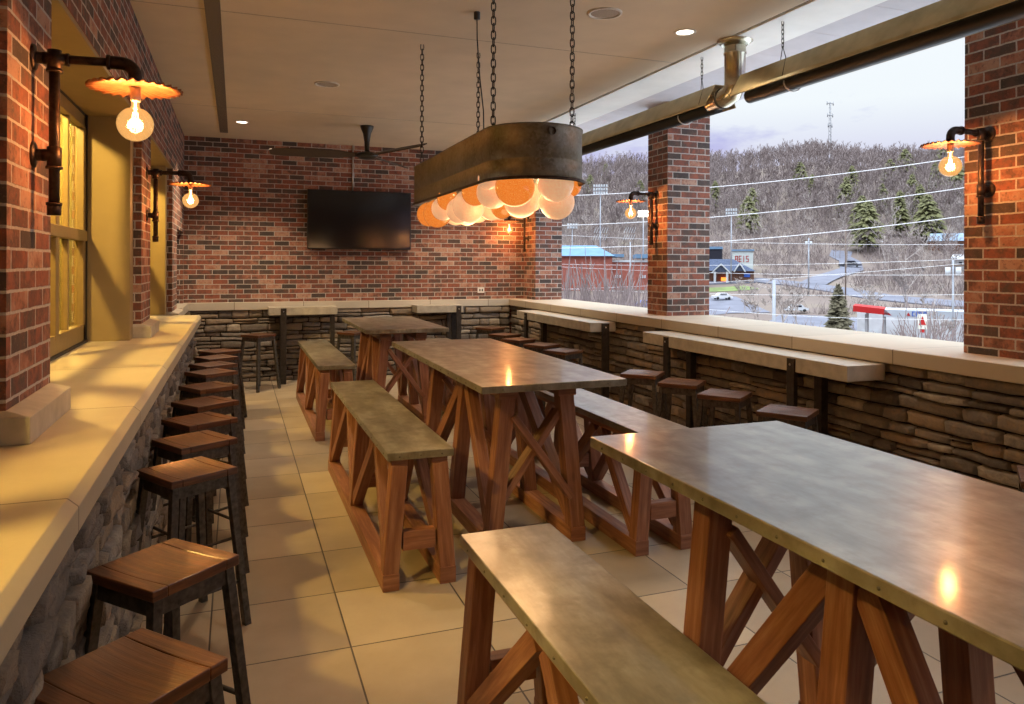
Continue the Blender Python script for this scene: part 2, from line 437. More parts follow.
# back wall: brick above, ledgestone dado below
m = MB(); m.box(-1.35, 4.85, YB, YB + .25, 0, CZ + .12); struct(m.build('wall_back', M['brick']))

def stone_wall(name, P0, U, L, H, Nn, seed, z0=0.0, hmin=.045, hmax=.11, lmin=.12, lmax=.46, seed_len=None):
    rnd = random.Random(seed)
    P0 = Vector(P0); U = Vector(U); Nn = Vector(Nn); Z = Vector((0, 0, 1))
    vs, fs, cols = [], [], []
    flip = U.cross(Z).dot(Nn) < 0
    rows = [0.0]
    while rows[-1] < H - .03:
        rows.append(min(H, rows[-1] + rnd.uniform(hmin, hmax)))
    if H - rows[-1] > 1e-4: rows[-1] = H
    def wob(i, u):
        if i == 0 or i == len(rows) - 1: return rows[i]
        return rows[i] + .017 * noise.noise(Vector((u * 2.3, i * 7.7, seed))) + .006 * noise.noise(Vector((u * 11, i * 3.1, seed + 5)))
    def stone(u0, u1, bot, top):
        tone = rnd.random(); prot = rnd.uniform(.0, .032); sl = rnd.uniform(-.012, .012); sk0 = rnd.uniform(-.012, .012); sk1 = rnd.uniform(-.012, .012)
        g = .0025
        nu = max(7, min(14, int((u1 - u0) / .035) + 4)); nv = 6
        base = len(vs)
        for j in range(nv):
            b = (0, .12, .37, .63, .88, 1)[j]
            for i in range(nu):
                a = i / (nu - 1)
                a = 0 if i == 0 else 1 if i == nu - 1 else .008 / (u1 - u0) + (1 - .016 / (u1 - u0)) * (i - 1) / (nu - 3)
                uu = (u0 + g) + (u1 - u0 - 2 * g) * a
                cr = min(a, 1 - a) * (u1 - u0) * 16
                rr = min(1, cr)
                lo = bot(uu) + g; hi = top(uu) - g
                # rounded-off corners
                mid = (lo + hi) / 2; hh = (hi - lo) / 2 * (.90 + .10 * min(1, rr))
                w = mid + hh * (2 * b - 1)
                uu += (sk0 * (1 - a) + sk1 * a) * (b - .5) * (0 if (u0 <= 0.0 or u1 >= L) else 1)
                e = min(min(a, 1 - a) * (u1 - u0), min(b, 1 - b) * (hi - lo))
                k = min(1, e / .007)
                n = -.028 + (prot + .028) * (k ** .45) + sl * (a - .5) + (0.011 * noise.noise(Vector((uu * 16, w * 22, seed * 3.3 + P0.x))) + .004 * noise.noise(Vector((uu * 60, w * 60, seed)))) * k
                vs.append(P0 + U * uu + Z * (z0 + w) + Nn * n)
        for j in range(nv - 1):
            for i in range(nu - 1):
                q = (base + j * nu + i, base + j * nu + i + 1, base + (j + 1) * nu + i + 1, base + (j + 1) * nu + i)
                fs.append(tuple(reversed(q)) if flip else q)
                for vi in fs[-1]:
                    cols.append((tone, 0.0, 0, 1))
    i = 0
    while i < len(rows) - 1:
        u = 0.0
        while u < L - 1e-6:
            l = rnd.uniform(lmin, lmax)
            if L - (u + l) < lmin: l = L - u
            t = rnd.random()
            if t < .16 and rows[i + 1] - rows[i] > .075:
                midf = rnd.uniform(.4, .6)
                fm = lambda x, i=i, mf=midf: wob(i, x) * (1 - mf) + wob(i + 1, x) * mf
                stone(u, u + l, lambda x, i=i: wob(i, x), fm); stone(u, u + l, fm, lambda x, i=i: wob(i + 1, x))
            else:
                stone(u, u + l, lambda x, i=i: wob(i, x), lambda x, i=i: wob(i + 1, x))
            u += l
        i += 1
    # dark backing plane behind
    b = len(vs)
    for (a, h) in ((0, 0), (L, 0), (L, H), (0, H)): vs.append(P0 + U * a + Z * (z0 + h) - Nn * .022)
    q = (b, b + 1, b + 2, b + 3); fs.append(tuple(reversed(q)) if flip else q); cols += [(.1, 1, 0, 1)] * 4
    # body behind
    b = len(vs)
    for d in (.0225, .12):
        for (a, h) in ((0, 0), (L, 0), (L, H), (0, H)): vs.append(P0 + U * a + Z * (z0 + h) - Nn * d)
    for q in ((b, b + 4, b + 5, b + 1), (b + 1, b + 5, b + 6, b + 2), (b + 2, b + 6, b + 7, b + 3), (b + 3, b + 7, b + 4, b), (b + 7, b + 6, b + 5, b + 4)):
        fs.append(q); cols += [(.4, .2, 0, 1)] * 4
    me = bpy.data.meshes.new(name); me.from_pydata([tuple(v) for v in vs], [], fs); me.update()
    at = me.color_attributes.new('stone', 'FLOAT_COLOR', 'CORNER')
    flat = []
    for c in cols: flat += list(c)
    at.data.foreach_set('color', flat)
    me.polygons.foreach_set('use_smooth', [True] * len(fs))
    me.materials.append(M['stone'])
    o = bpy.data.objects.new(name, me); COL.objects.link(o)
    return struct(o)

stone_wall('wall_back_stone', (-1.0, 10.90, 0), (1, 0, 0), 5.03, 1.0, (0, -1, 0), 3)
stone_wall('wall_right_stone', (4.06, 10.9, 0), (0, -1, 0), 10.9 - YN, 1.005, (-1, 0, 0), 11)
m = MB(); m.box(4.09, 4.80, YN, 11.0, 0, 1.005); struct(m.build('wall_right', M['brick']))
stone_wall('wall_left_stone', (-.425, YN, 0), (0, 1, 0), 8.70 - YN, 1.0, (1, 0, 0), 21, lmin=.10, lmax=.34, hmin=.05, hmax=.13)
stone_wall('wall_left_end_stone', (-1.0, 8.69, 0), (1, 0, 0), .575, 1.0, (0, 1, 0), 5)
m = MB(); m.box(-1.0, -.46, YN, 8.66, 0, 1.0); struct(m.build('wall_left_core', M['brick']))

# limestone caps
m = MB(); m.box(-1.0, 4.0, 10.86, YB, 1.0, SILL_Z); struct(m.build('trim_5', M['sillB'], bevel=.006))
m = MB(); m.box(4.0, 4.86, YN, YB, 1.007, SILL_Z); struct(m.build('trim_6', M['sillR'], bevel=.006))
# counter ledge with chamfered nose
m = MB()
prof = [(-1.02, LEDGE_Z), (-.376, LEDGE_Z), (-.352, LEDGE_Z - .022), (-.352, LEDGE_Z - .085), (-1.02, LEDGE_Z - .085)]
m.prism([(x, YN, z) for x, z in reversed(prof)], [(x, 8.72, z) for x, z in reversed(prof)])
struct(m.build('trim_7', M['ledge'], bevel=.003))

# left wall: brick piers, header, alcoves
PIERS = [(-1.30, -.70), (2.69, 3.27), (6.17, 6.78), (9.03, 9.74)]
m = MB()
for y0, y1 in PIERS: m.box(-1.12, XL, y0, y1, LEDGE_Z if y0 < 9 else 0, 2.72)
m.box(-1.12, XL, YN, YB, 2.72, CZ)
m.box(-1.12, XL, YN, -1.9, 0, 2.72)
m.box(-1.12, XL, 9.74, YB, 2.06, 2.72); m.box(-1.35, -.80, 9.74, YB, 0, 2.10); m.box(-1.35,-1.0,9.0,9.8,0,2.8)
m.box(-.80, XL, 10.86, YB, 0, 2.10)
struct(m.build('wall_left', M['brick']))
# stone plinth blocks under the piers
for i, (y0, y1) in enumerate(PIERS[:3] + [(9.03, 9.74)]):
    z0 = LEDGE_Z if i < 3 else 1.0
    m = MB()
    a = [(-1.1, y0 - .02, z0), (-.595, y0 - .02, z0), (-.595, y1 + .0, z0), (-1.1, y1, z0)]
    b = [(-1.1, y0 - .02, z0 + .085), (-.595, y0 - .02, z0 + .085), (-.595, y1, z0 + .085), (-1.1, y1, z0 + .085)]
    m.prism(a, b)
    a = [(-1.1, y0 - .02, z0 + .085), (-.595, y0 - .02, z0 + .085), (-.595, y1, z0 + .085), (-1.1, y1, z0 + .085)]
    b = [(-1.1, y0 - .003, z0 + .105), (-.66, y0 - .003, z0 + .105), (-.66, y1 - .01, z0 + .105), (-1.1, y1 - .01, z0 + .105)]
    m.prism(a, b)
    struct(m.build('trim_%d' % (8 + i), M['conc'] if i < 3 else M['sillB'], bevel=.003))
# recesses lined with tan casing, each with a window
def recess(y0, y1, idx, reveal_out=-.72):
    m = MB(); m.box(-1.04, reveal_out, y1 - .17, y1 + .02, LEDGE_Z, 2.72); m.box(-1.04, reveal_out, y0 - .02, y0 + .03, LEDGE_Z, 2.72)
    m.box(-1.1, -.669, y0 + .001, y1 - .001, 2.695, 2.75)
    m.box(-1.04, -1.0, y1 - .19, y1 - .16, LEDGE_Z, 2.70)
    struct(m.build('trim_%d' % (12 + idx), M['tan'], bevel=.004))
    ys0, ys1 = y0 + .03, y1 - .19
    w = empty('window_%d' % idx, (-1.0, (ys0 + ys1) / 2, LEDGE_Z)); struct(w)
    fr = MB()
    X0, X1 = -1.06, -1.0
    t = .085
    fr.box(X0, X1, ys0, ys1, LEDGE_Z, LEDGE_Z + .13); fr.box(X0, X1, ys0, ys1, 2.60, 2.695)
    n = max(2, round((ys1 - ys0) / .9))
    W = (ys1 - ys0) / n
    fr.box(X0, X1, ys0, ys0 + .05, LEDGE_Z, 2.69); fr.box(X0, X1, ys1 - .07, ys1, LEDGE_Z, 2.69)
    for i in range(1, n): fr.box(X0 - .0, X1 + .004, ys0 + i * W - t / 2, ys0 + i * W + t / 2, LEDGE_Z + .1, 2.65)
    fr.box(X0, X1 + .01, ys0, ys1, 1.80, 1.875)
    for i in range(n):
        fr.box(X0 + .01, X1 - .012, ys0 + (i + .42) * W, ys0 + (i + .42) * W + .028, LEDGE_Z + .1, 2.65)
    fo = fr.build('window_frame', M['frame'], None, .006); fo.parent = w; fo.matrix_parent_inverse = Matrix.Translation(w.location).inverted()
    for z0, z1 in ((LEDGE_Z + .12, 1.80), (1.87, 2.61)):
        p = MB(); p.box(-1.043, -1.037, ys0 + .04, ys1 - .06, z0, z1)
        po = p.build('pane', M['pane']); po.parent = w; po.matrix_parent_inverse = Matrix.Translation(w.location).inverted()
    g = MB(); g.box(-1.055, -.992, ys1 - .004, ys1 + .018, LEDGE_Z, 2.7); g.box(-1.05, -.995, ys0, ys1, 2.68, 2.70); g.box(-1.05, -.985, ys0, ys1, LEDGE_Z, LEDGE_Z + .018)
    go = g.build('gasket', M['gasket']); go.parent = w; go.matrix_parent_inverse = Matrix.Translation(w.location).inverted()
m_, nt_, b_, o_ = new_mat('window_glass'); nt_.nodes.remove(b_)
gt = N(nt_, 'ShaderNodeBsdfTransparent'); gt.inputs[0].default_value = (.75, .74, .6, 1)
gg = N(nt_, 'ShaderNodeBsdfGlossy'); gg.inputs['Roughness'].default_value = .03
gm = N(nt_, 'ShaderNodeMixShader'); nt_.links.new(schlick(nt_, .05, .5), gm.inputs[0]); nt_.links.new(gt.outputs[0], gm.inputs[1]); nt_.links.new(gg.outputs[0], gm.inputs[2]); nt_.links.new(gm.outputs[0], o_.inputs[0])
M['pane'] = m_
recess(-.70, 2.69, 1); recess(3.27, 6.17, 2); recess(6.78, 9.03, 3)
# the restaurant room seen through the windows
m = MB(); m.box(-3.6, -3.5, YN, 9.0, .4, 3.2); m.box(-3.6, -1.08, YN, 9.0, .3, .4); m.box(-3.6, -1.08, YN, 9.0, 3.1, 3.2); m.box(-3.6, -1.35, 8.95, 9.05, .4, 3.1); m.box(-3.6, -1.35, YN - .05, YN + .05, .4, 3.1)
struct(m.build('wall_interior', plain('olive_interior_paint', (.15, .13, .05), .8)))
m = MB(); m.box(-1.12, -1.06, YN, 9.0, .3, LEDGE_Z); struct(m.build('wall_left_base', M['tan']))
# niche beside the far corner: its sill
m = MB(); m.box(-.82, -.60, 9.742, 10.858, 1.0, SILL_Z); struct(m.build('trim_16', M['sillB'], bevel=.005))
m = MB(); m.box(-.82, -.645, 9.742, 10.858, 0, .998); struct(m.build('wall_niche', M['brick']))

# right side piers
m = MB()
RP = [(2.90, 3.375, 4.3, 4.72), (6.80, 7.20, 4.3, 4.83), (10.50, 11.25, 4.3, 4.74), (-1.15, -.72, 4.3, 4.72)]
for i, (y0, y1, x0, x1) in enumerate(RP):
    m = MB(); m.box(x0, x1, y0, y1, SILL_Z, CZ + .02); struct(m.build('wall_right_pier', M['brick'])).name = 'wall_right_pier_%d' % (i + 1)

# ------------------------------------------------------------------ ceiling fittings
m = MB(); m.box(-.205, -.105, YN + .2, 10.48, CZ - .012, CZ - .0005)
slot = m.build('slot_diffuser', M['slot']); tag(slot, 'long narrow slotted air diffuser let into the ceiling beside the left brick wall', 'air vent')
def point(name, loc, watts, col=(1, .6, .3), size=.04, parent=None):
    l = bpy.data.lights.new(name, 'POINT'); l.energy = watts; l.color = col; l.shadow_soft_size = size
    o = bpy.data.objects.new(name, l); COL.objects.link(o); o.location = loc
    if parent: o.parent = parent
    return o
def spot(name, loc, watts, ang=110, col=(1, .75, .48), size=.05, blend=.7, parent=None):
    l = bpy.data.lights.new(name, 'SPOT'); l.energy = watts; l.color = col; l.shadow_soft_size = size; l.spot_size = math.radians(ang); l.spot_blend = blend
    o = bpy.data.objects.new(name, l); COL.objects.link(o); o.location = loc
    if parent: o.parent = parent
    return o
def downlight(x, y, label):
    e = empty('recessed_downlight', (x, y, CZ)); tag(e, label, 'ceiling light', 'recessed downlights')
    r = MB(); r.lathe([(.062, .004), (.064, -.006), (.082, -.006), (.084, .002)], seg=32); r.build('trim_ring', M['trimwhite'], e)
    l = MB(); l.lathe([(.0001, .0), (.03, -.001), (.062, 0)], seg=32); l.build('lens', M['lamp'], e)
    spot('downlight_lamp', (0, 0, -.03), DL_W * (2.6 if y > 9 else 1), 115, parent=e, size=.06)
DL_W = 45
downlight(3.12, 4.706, 'bright recessed downlight near the white board, left of the heater vent pipe')
downlight(.062, 9.666, 'bright recessed downlight near the far brick wall, right of the slot diffuser')
def speaker(x, y, label):
    e = empty('ceiling_speaker', (x, y, CZ)); tag(e, label, 'speaker', 'round ceiling speakers')
    r = MB(); r.lathe([(.098, .003), (.10, -.008), (.118, -.008), (.12, .002)], seg=36); r.build('bezel', M['trimwhite'], e)
    g = MB(); g.lathe([(.0001, -.003), (.05, -.003), (.099, -.001)], seg=36); g.build('grille', plain('speaker_grille', (.36, .31, .25), .7, 0, 300, .4), e)
for x_, y_, l_ in ((3.12, 9.666, 'added unseen recessed downlight near the far brick wall, behind the hanging trough'), (.062, 4.706, 'added unseen recessed downlight just overhead, above the left aisle'), (.062, -.26, 'added unseen recessed downlight behind the viewer on the left'), (3.12, -.26, 'added unseen recessed downlight behind the viewer on the right')): downlight(x_, y_, l_)  # added unseen downlights, placed on the same grid to brighten the room
speaker(2.372, 4.549, 'round white ceiling speaker in front of the lit downlight')
speaker(.816, 7.314, 'faint flush round ceiling speaker above the far bench')

# ceiling fan
fan = empty('ceiling_fan', (1.54, 9.37, CZ)); tag(fan, 'dark ceiling fan with wide blades in front of the far brick wall', 'ceiling fan')
m = MB(); m.lathe([(.0001, 0), (.085, 0), (.083, -.02), (.05, -.10), (.034, -.2), (.03, -.31), (.05, -.33), (.12, -.34), (.14, -.36), (.14, -.38), (.1, -.41), (.0001, -.415)], seg=28)
m.build('downrod', M['black'], fan)
for k, a in enumerate((-66, -186, 54)):
    m = MB(); a = math.radians(a); d = Vector((math.cos(a), math.sin(a), 0)); n = Vector((-d.y, d.x, 0))
    tilt = Vector((0, 0, .42)); q = (n + tilt).normalized(); nn = d.cross(q)
    pb, pt = [], []
    prof = [(.10, .04), (.22, .05), (.34, .085), (.6, .095), (1.0, .085), (1.14, .07), (1.17, .04)]
    up = [d * r + q * w for r, w in prof]; dn = [d * r - q * w for r, w in reversed(prof)]
    pl = up + dn; c = Vector((0, 0, -.365))
    m.prism([c + p - nn * .006 for p in pl], [c + p + nn * .006 for p in pl]); m.build('blade', M['fanblade'], fan)

# television and its conduit
tv = empty('wall_television', (1.70, 10.93, 1.855)); tag(tv, 'wide black flat screen television on the brick wall', 'television')
m = MB(); m.box(-.75, .75, -.035, .02, 0, .855); m.build('housing', M['black'], tv, .006)
m = MB(); m.box(-.735, .735, -.0365, -.0345, .018, .84); m.build('screen', M['screen'], tv)
m = MB(); m.box(-.2, .2, .02, .07, .25, .6); m.build('wall_bracket', M['steel'], tv)
m = MB(); m.tube([(1.60, 10.985, CZ), (1.60, 10.985, 2.60)], .012, 10); tag(m.build('conduit_pipe', M['chrome']), 'thin silver conduit running down the brick from ceiling to television', 'conduit')
m = MB(); m.box(3.53, 3.64, 10.988, 11.0, 1.20, 1.285); oo = m.build('outlet_plate', M['outlet'], None, .003); tag(oo, 'small white electrical outlet plate on the far brick wall above the sill', 'outlet')
m = MB(); m.box(3.555, 3.575, 10.986, 10.9885, 1.225, 1.26); m.box(3.595, 3.615, 10.986, 10.9885, 1.225, 1.26); m.build('socket', M['black'], oo)

# ------------------------------------------------------------------ chain helper
def chain_mesh(p0, p1, r=.0036, ln=.052, w=.013):
    m = MB(); p0 = Vector(p0); p1 = Vector(p1); d = p1 - p0; L = d.length; d.normalize()
    ref = Vector((1, 0, 0)) if abs(d.x) < .8 else Vector((0, 1, 0))
    a = d.cross(ref).normalized(); b = d.cross(a).normalized()
    pitch = ln - 3.2 * r; n = max(1, int(L / pitch)); pitch = L / n
    for i in range(n):
        c = p0 + d * (pitch * (i + .5)); s_ = a if i % 2 else b
        pts = []
        for k in range(12):
            th = 2 * PI * k / 12
            x = math.cos(th); y = math.sin(th)
            off = (ln / 2 - w) * (1 if x > 0 else -1) if abs(x) > 1e-6 else 0
            pts.append(c + d * (x * w + off) + s_ * (y * w))
        m.tube(pts, r, 6, closed=True)
    return m

# ------------------------------------------------------------------ pendant trough
px0, px1, py0, py1 = 1.315, 1.895, 3.68, 6.02
pzb, pzt = 2.12, 2.418
pend = empty('trough_pendant', (1.63, 4.84, pzb)); tag(pend, 'oval galvanized trough pendant hung on chains, full of glowing glass balls', 'pendant light')
def lp(x, y, z): return (x - 1.63, y - 4.84, z - pzb)
def stadium(inset, n=24):
    r = (px1 - px0) / 2 - inset; cx = 1.605; pts = []
    for i in range(n + 1): th = -PI + PI * i / n; pts.append((cx + r * math.cos(th), py0 + .29 + r * math.sin(th)))
    for i in range(n + 1): th = PI * i / n; pts.append((cx + r * math.cos(th), py1 - .29 + r * math.sin(th)))
    return pts
m = MB()
rings = [(0.0, pzb), (.004, pzb + .004), (.004, pzb + .10), (.0, pzb + .106), (.004, pzb + .112), (.006, pzt - .02), (.0, pzt - .012), (.0, pzt), (.010, pzt), (.012, pzt - .03), (.03, pzt - .035)]
# outer shell then deck inside near the top, then inner wall
allr = [stadium(i) for i, z in rings]
zz = [z for i, z in rings]
base = 0; n = len(allr[0])
for ri, z in zip(allr, zz):
    for x, y in ri: m.v.append(Vector(lp(x, y, z)))
for i in range(len(allr) - 1):
    for k in range(n):
        k2 = (k + 1) % n
        m.f.append((i * n + k, i * n + k2, (i + 1) * n + k2, (i + 1) * n + k)); m.uv.append([(0, 0)] * 4); m.smooth.append(True)
m.f.append(tuple((len(allr) - 1) * n + k for k in range(n))); m.uv.append([(0, 0)] * n); m.smooth.append(False)
tk = m.build('trough_shell', M['galv'], pend)
so = tk.modifiers.new('solid', 'SOLIDIFY'); so.thickness = .003; so.offset = -1
m = MB()
pts = [lp(x, y, pzb) for x, y in stadium(-.006)]
m.tube(pts, .010, 8, closed=True); m.build('bottom_rim', M['pipe'], pend)
m = MB(); m.lathe([(.0001, .018), (.018, .016), (.022, 0), (.022, -.004)], lp(1.60, 3.675, pzt - .045), 16, 'Y'); m.build('drain_plug', M['pipe'], pend)
for (cx_, cy_) in ((1.37, 3.99), (1.855, 3.97), (1.37, 5.72), (1.855, 5.78)):
    c = chain_mesh(lp(cx_, cy_, CZ), lp(cx_, cy_, pzt - .01)); c.build('chain', M['steel'], pend)
m = MB(); cp = [(1.545, 4.85, CZ), (1.55, 4.86, 3.2), (1.60, 4.95, 2.95), (1.66, 5.05, 2.75), (1.67, 5.06, 2.44)]
m.tube([lp(*p) for p in cp], .0045, 6); m.build('power_cord', M['black'], pend)
m = MB(); m.lathe([(.0001, -.05), (.022, -.05), (.022, 0)], lp(1.545, 4.85, CZ), 14); m.build('cord_canopy', M['black'], pend)
# glass globes: (x, y, z, r, kind)
GL = []
rg = random.Random(5)
tries = 0
fixed = [(1.50, 3.98, 2.115, .108, 'a'), (1.72, 3.90, 2.135, .10, 'o'), (1.87, 4.02, 2.14, .062, 'a'), (1.80, 4.06, 2.045, .10, 'o'), (1.63, 4.22, 2.06, .10, 'o'), (1.47, 4.28, 2.11, .095, 'o'), (1.38, 4.1, 2.17, .06, 'o'),
         (1.40, 4.42, 2.12, .08, 'a'), (1.42, 4.62, 2.05, .10, 'o'), (1.60, 4.48, 2.03, .065, 'a'), (1.76, 4.40, 2.10, .09, 'o'), (1.44, 4.90, 2.04, .085, 'o'), (1.61, 4.70, 2.06, .09, 'o'), (1.38, 4.98, 2.12, .072, 'a'),
         (1.79, 4.68, 2.07, .085, 'a'), (1.40, 5.18, 2.07, .08, 'o'), (1.56, 5.05, 2.05, .085, 'o'), (1.75, 4.95, 2.08, .09, 'o'), (1.42, 5.42, 2.05, .10, 'a'), (1.62, 5.32, 2.06, .095, 'o'), (1.78, 5.25, 2.08, .08, 'a'), (1.42, 5.68, 2.06, .09, 'a'), (1.62, 5.62, 2.07, .09, 'o'), (1.78, 5.55, 2.09, .09, 'o'), (1.60, 5.85, 2.09, .07, 'o')]
gm_o = MB(); gm_o.sphere((0, 0, 0), 1, 32, 20); go_ = gm_o.build('opal_globe', M['opal'], pend)
gm_a = MB(); gm_a.sphere((0, 0, 0), 1, 32, 20); ga_ = gm_a.build('amber_globe', M['amber'], pend)
fo = fa = True
for x, y, z, r, k in fixed:
    if k == 'o':
        g = go_ if fo else go_.copy(); new = not fo; fo = False
    else:
        g = ga_ if fa else ga_.copy(); new = not fa; fa = False
    if new: COL.objects.link(g)
    r *= 1.06; g.location = lp(x, y, z - .022); g.scale = (r, r, r); g['label'] = 'peach opal glass ball' if k == 'o' else 'crackled amber glass ball'
for y in (4.1, 4.8, 5.5): point('trough_lamp', lp(1.62, y, 2.31), 2.4, (1, .62, .3), .05, pend)
for y in (4.3, 5.3): point('trough_down_lamp', lp(1.66, y, 1.90), 6, (1, .58, .27), .2, pend)

# ------------------------------------------------------------------ wall sconces (local +X away from wall)
def make_sconce():
    e = empty('pipe_sconce', (0, 0, 0))
    fl = [(.0001, .014), (.016, .014), (.02, .012), (.045, .008), (.047, 0), (.0001, 0)]
    for z in (.04, -.30):
        f = MB(); f.lathe(fl, (0, 0, z), 20, 'X'); f.lathe([(.021, .0), (.021, .028), (.017, .03)], (0.008, 0, z), 16, 'X'); f.build('wall_flange', M['pipe'], e)
    v = MB(); v.tube([(.065, 0, .04), (.065, 0, -.495)], .017, 14); v.tube([(.0, 0, .04), (.065, 0, .04)], .0135, 14); v.tube([(0, 0, -.30), (.065, 0, -.30)], .0135, 14); v.build('riser_pipe', M['pipe'], e)
    for z in (.04, -.30):
        t = MB()
        t.tube([(.065, 0, z - .04), (.065, 0, z + .03)], .023, 14); t.tube([(.03, 0, z), (.10 if z > 0 else .065, 0, z)], .0215, 14)
        t.tube([(.065, 0, z - .048), (.065, 0, z - .038)], .027, 14)
        t.build('tee_fitting', M['pipe'], e)
    c = MB(); c.tube([(.065, 0, -.47), (.065, 0, -.51)], .022, 14); c.tube([(.065, 0, -.465), (.065, 0, -.475)], .025, 14); c.build('end_cap', M['pipe'], e)
    a = MB(); pts = [(.06, 0, .04), (.25, 0, .045)]; a.tube(pts, .0155, 14); a.tube([(.10, 0, .04), (.11, 0, .04)], .023, 14)
    a.build('arm', M['pipe'], e)
    el = MB(); pts = [(.235, 0, .045)] + [(.275 + .045 * math.sin(t), 0, .0 + .045 * math.cos(t)) for t in [PI / 12 * i for i in range(0, 7)]] + [(.32, 0, -.03)]
    el.tube(pts, .0235, 14); el.tube([(.228, 0, .045), (.24, 0, .045)], .027, 14); el.tube([(.32, 0, -.022), (.32, 0, -.034)], .027, 14); el.build('elbow', M['pipe'], e)
    s_ = MB()
    wob = lambda r, z, th: (r + (.004 * math.cos(th * 28) if r > .13 else 0), z + (.0055 * math.sin(th * 28) * max(0, (r - .07) / .085)))
    s_.lathe([(.02, -.034), (.05, -.036), (.075, -.038), (.10, -.04), (.13, -.041), (.155, -.042), (.1555, -.045), (.13, -.044), (.10, -.043), (.05, -.0395), (.02, -.038)], (.32, 0, 0), 168, 'Z', wob)
    s_.build('scalloped_shade', M['copper'], e)
    k = MB(); k.lathe([(.0001, -.04), (.018, -.04), (.018, -.085), (.0155, -.09), (.0001, -.09)], (.32, 0, 0), 18); k.build('lamp_socket', M['ceramic'], e)
    b = MB(); R_ = .062; cz = -.172
    prof = [(.014, -.088), (.014, -.105), (.018, -.116)] + [(R_ * math.sin(t), cz + R_ * math.cos(t)) for t in [PI * i / 18 for i in range(3, 18)]] + [(.0003, cz - R_)]
    b.lathe(prof, (.32, 0, 0), 32); bo = b.build('globe_bulb', M['bulb'], e)
    f = MB()
    for j in range(8):
        th = 2 * PI * j / 8; f.tube([(.32 + .008 * math.cos(th), .008 * math.sin(th), -.13), (.32 + .013 * math.cos(th + .3), .013 * math.sin(th + .3), -.185)], .0013, 5)
    f.tube([(.32, 0, -.09), (.32, 0, -.13)], .004, 8)
    f.build('filament', M['filament'], bo)
    point('sconce_lamp', (.32, 0, -.165), SC_W, (1, .42, .13), .03, e)
    return e
SC_W = 15
sc0 = make_sconce()
SC = [(XL, 3.0, 2.325, 0, 'corrugated copper pipe sconce lit on the nearest left brick pier'),
      (XL, 6.50, 2.325, 0, 'small lit pipe sconce on the second left brick pier, near the far wall'),
      (XR, 3.215, 2.415, PI, 'lit pipe sconce on the big brick pier at the right edge'),
      (XR, 7.02, 2.375, PI, 'lit pipe sconce on the middle brick pier between the two openings'),
      (XR, 10.8, 2.355, PI, 'distant pipe sconce on the corner pier, seen below the pendant balls'),
      (XL, -1.0, 2.325, 0, 'added unseen pipe sconce on the left pier behind the viewer'),  # this sconce and the next are added out of view for fill light
      (XR, -.93, 2.425, PI, 'added unseen pipe sconce on the right pier behind the viewer')]
for i, (x, y, z, r, lab) in enumerate(SC):
    s_ = sc0 if i == 0 else copy_tree(sc0)
    s_.location = (x, y, z); s_.rotation_euler = (0, 0, r); tag(s_, lab, 'wall lamp', 'pipe wall sconces with copper shades')

# ------------------------------------------------------------------ gas heater on chains
def heater(y0, y1, label, chains):
    e = empty('tube_heater', (3.62, y0, 2.92)); tag(e, label, 'heater', 'tube heaters under the soffit')
    L = y1 - y0
    prof = [(-.145, .0), (-.14, .02), (-.055, .165), (.06, .165), (.135, .02), (.145, -.005)]
    m = MB(); nP = len(prof); base = 0
    ins = [(x * .96, z - .004) for x, z in prof]
    loop = prof + list(reversed(ins))
    m.prism([(x, 0, z) for x, z in loop], [(x, L, z) for x, z in loop]); m.build('reflector', M['brass'], e)
    m = MB(); m.tube([(0, .04, .0), (0, L - .04, .0)], .052, 20); m.build('radiant_tube', M['tubeblack'], e)
    for y in [y for y in (.5, L * .5, L - .5)]:
        m = MB(); pts = [(.075 * math.sin(t), y, -.002 - .06 * math.cos(t)) for t in [-PI * .55 + PI * 1.1 * i / 12 for i in range(13)]]
        m.tube(pts, .005, 6); m.build('tube_clamp', M['chrome'], e)
    for y in chains:
        c = chain_mesh((0, y - y0, CZ - 2.92 - .0), (0, y - y0, .27), .0028, .04, .009)
        c.tube([(0, y - y0, .28), (-.05, y - y0 - .09, .17)], .003, 6); c.tube([(0, y - y0, .28), (.05, y - y0 + .09, .17)], .003, 6)
        c.tube([(-.05, y - y0 - .09, .17), (-.14, y - y0 - .16, .02)], .003, 6)
        c.build('hanging_chain', M['steel'], e)
heater(4.95, 10.3, 'long steel tube heater running from the vent pipe towards the far corner', (5.21, 7.67, 9.6))
heater(YN + .3, 4.64, 'long black tube heater crossing above the right opening towards the viewer', (1.2, 4.24))
v = empty('vent_pipe', (3.60, 4.75, CZ)); tag(v, 'shiny round flanged vent pipe dropping from the white board to the heater', 'vent pipe')
m = MB(); m.lathe([(.135, .0), (.135, -.008), (.085, -.045), (.085, -.03), (.08, -.0)], seg=32); m.build('flange', M['vent'], v)
m = MB(); m.lathe([(.080, -.02), (.082, -.09), (.086, -.095), (.086, -.105), (.080, -.11), (.079, -.345)], seg=32); m.build('duct', M['vent'], v)
m = MB(); pts = [(0, 0, -.30), (0, 0, -.345), (0, .035, -.395), (0, .10, -.415), (0, .30, -.415)]
m.tube(pts, .078, 28); m.build('elbow', M['vent'], v)
m = MB(); m.tube([(0, .14, -.415), (0, .155, -.415)], .084, 20); m.build('clamp', M['steel'], v)

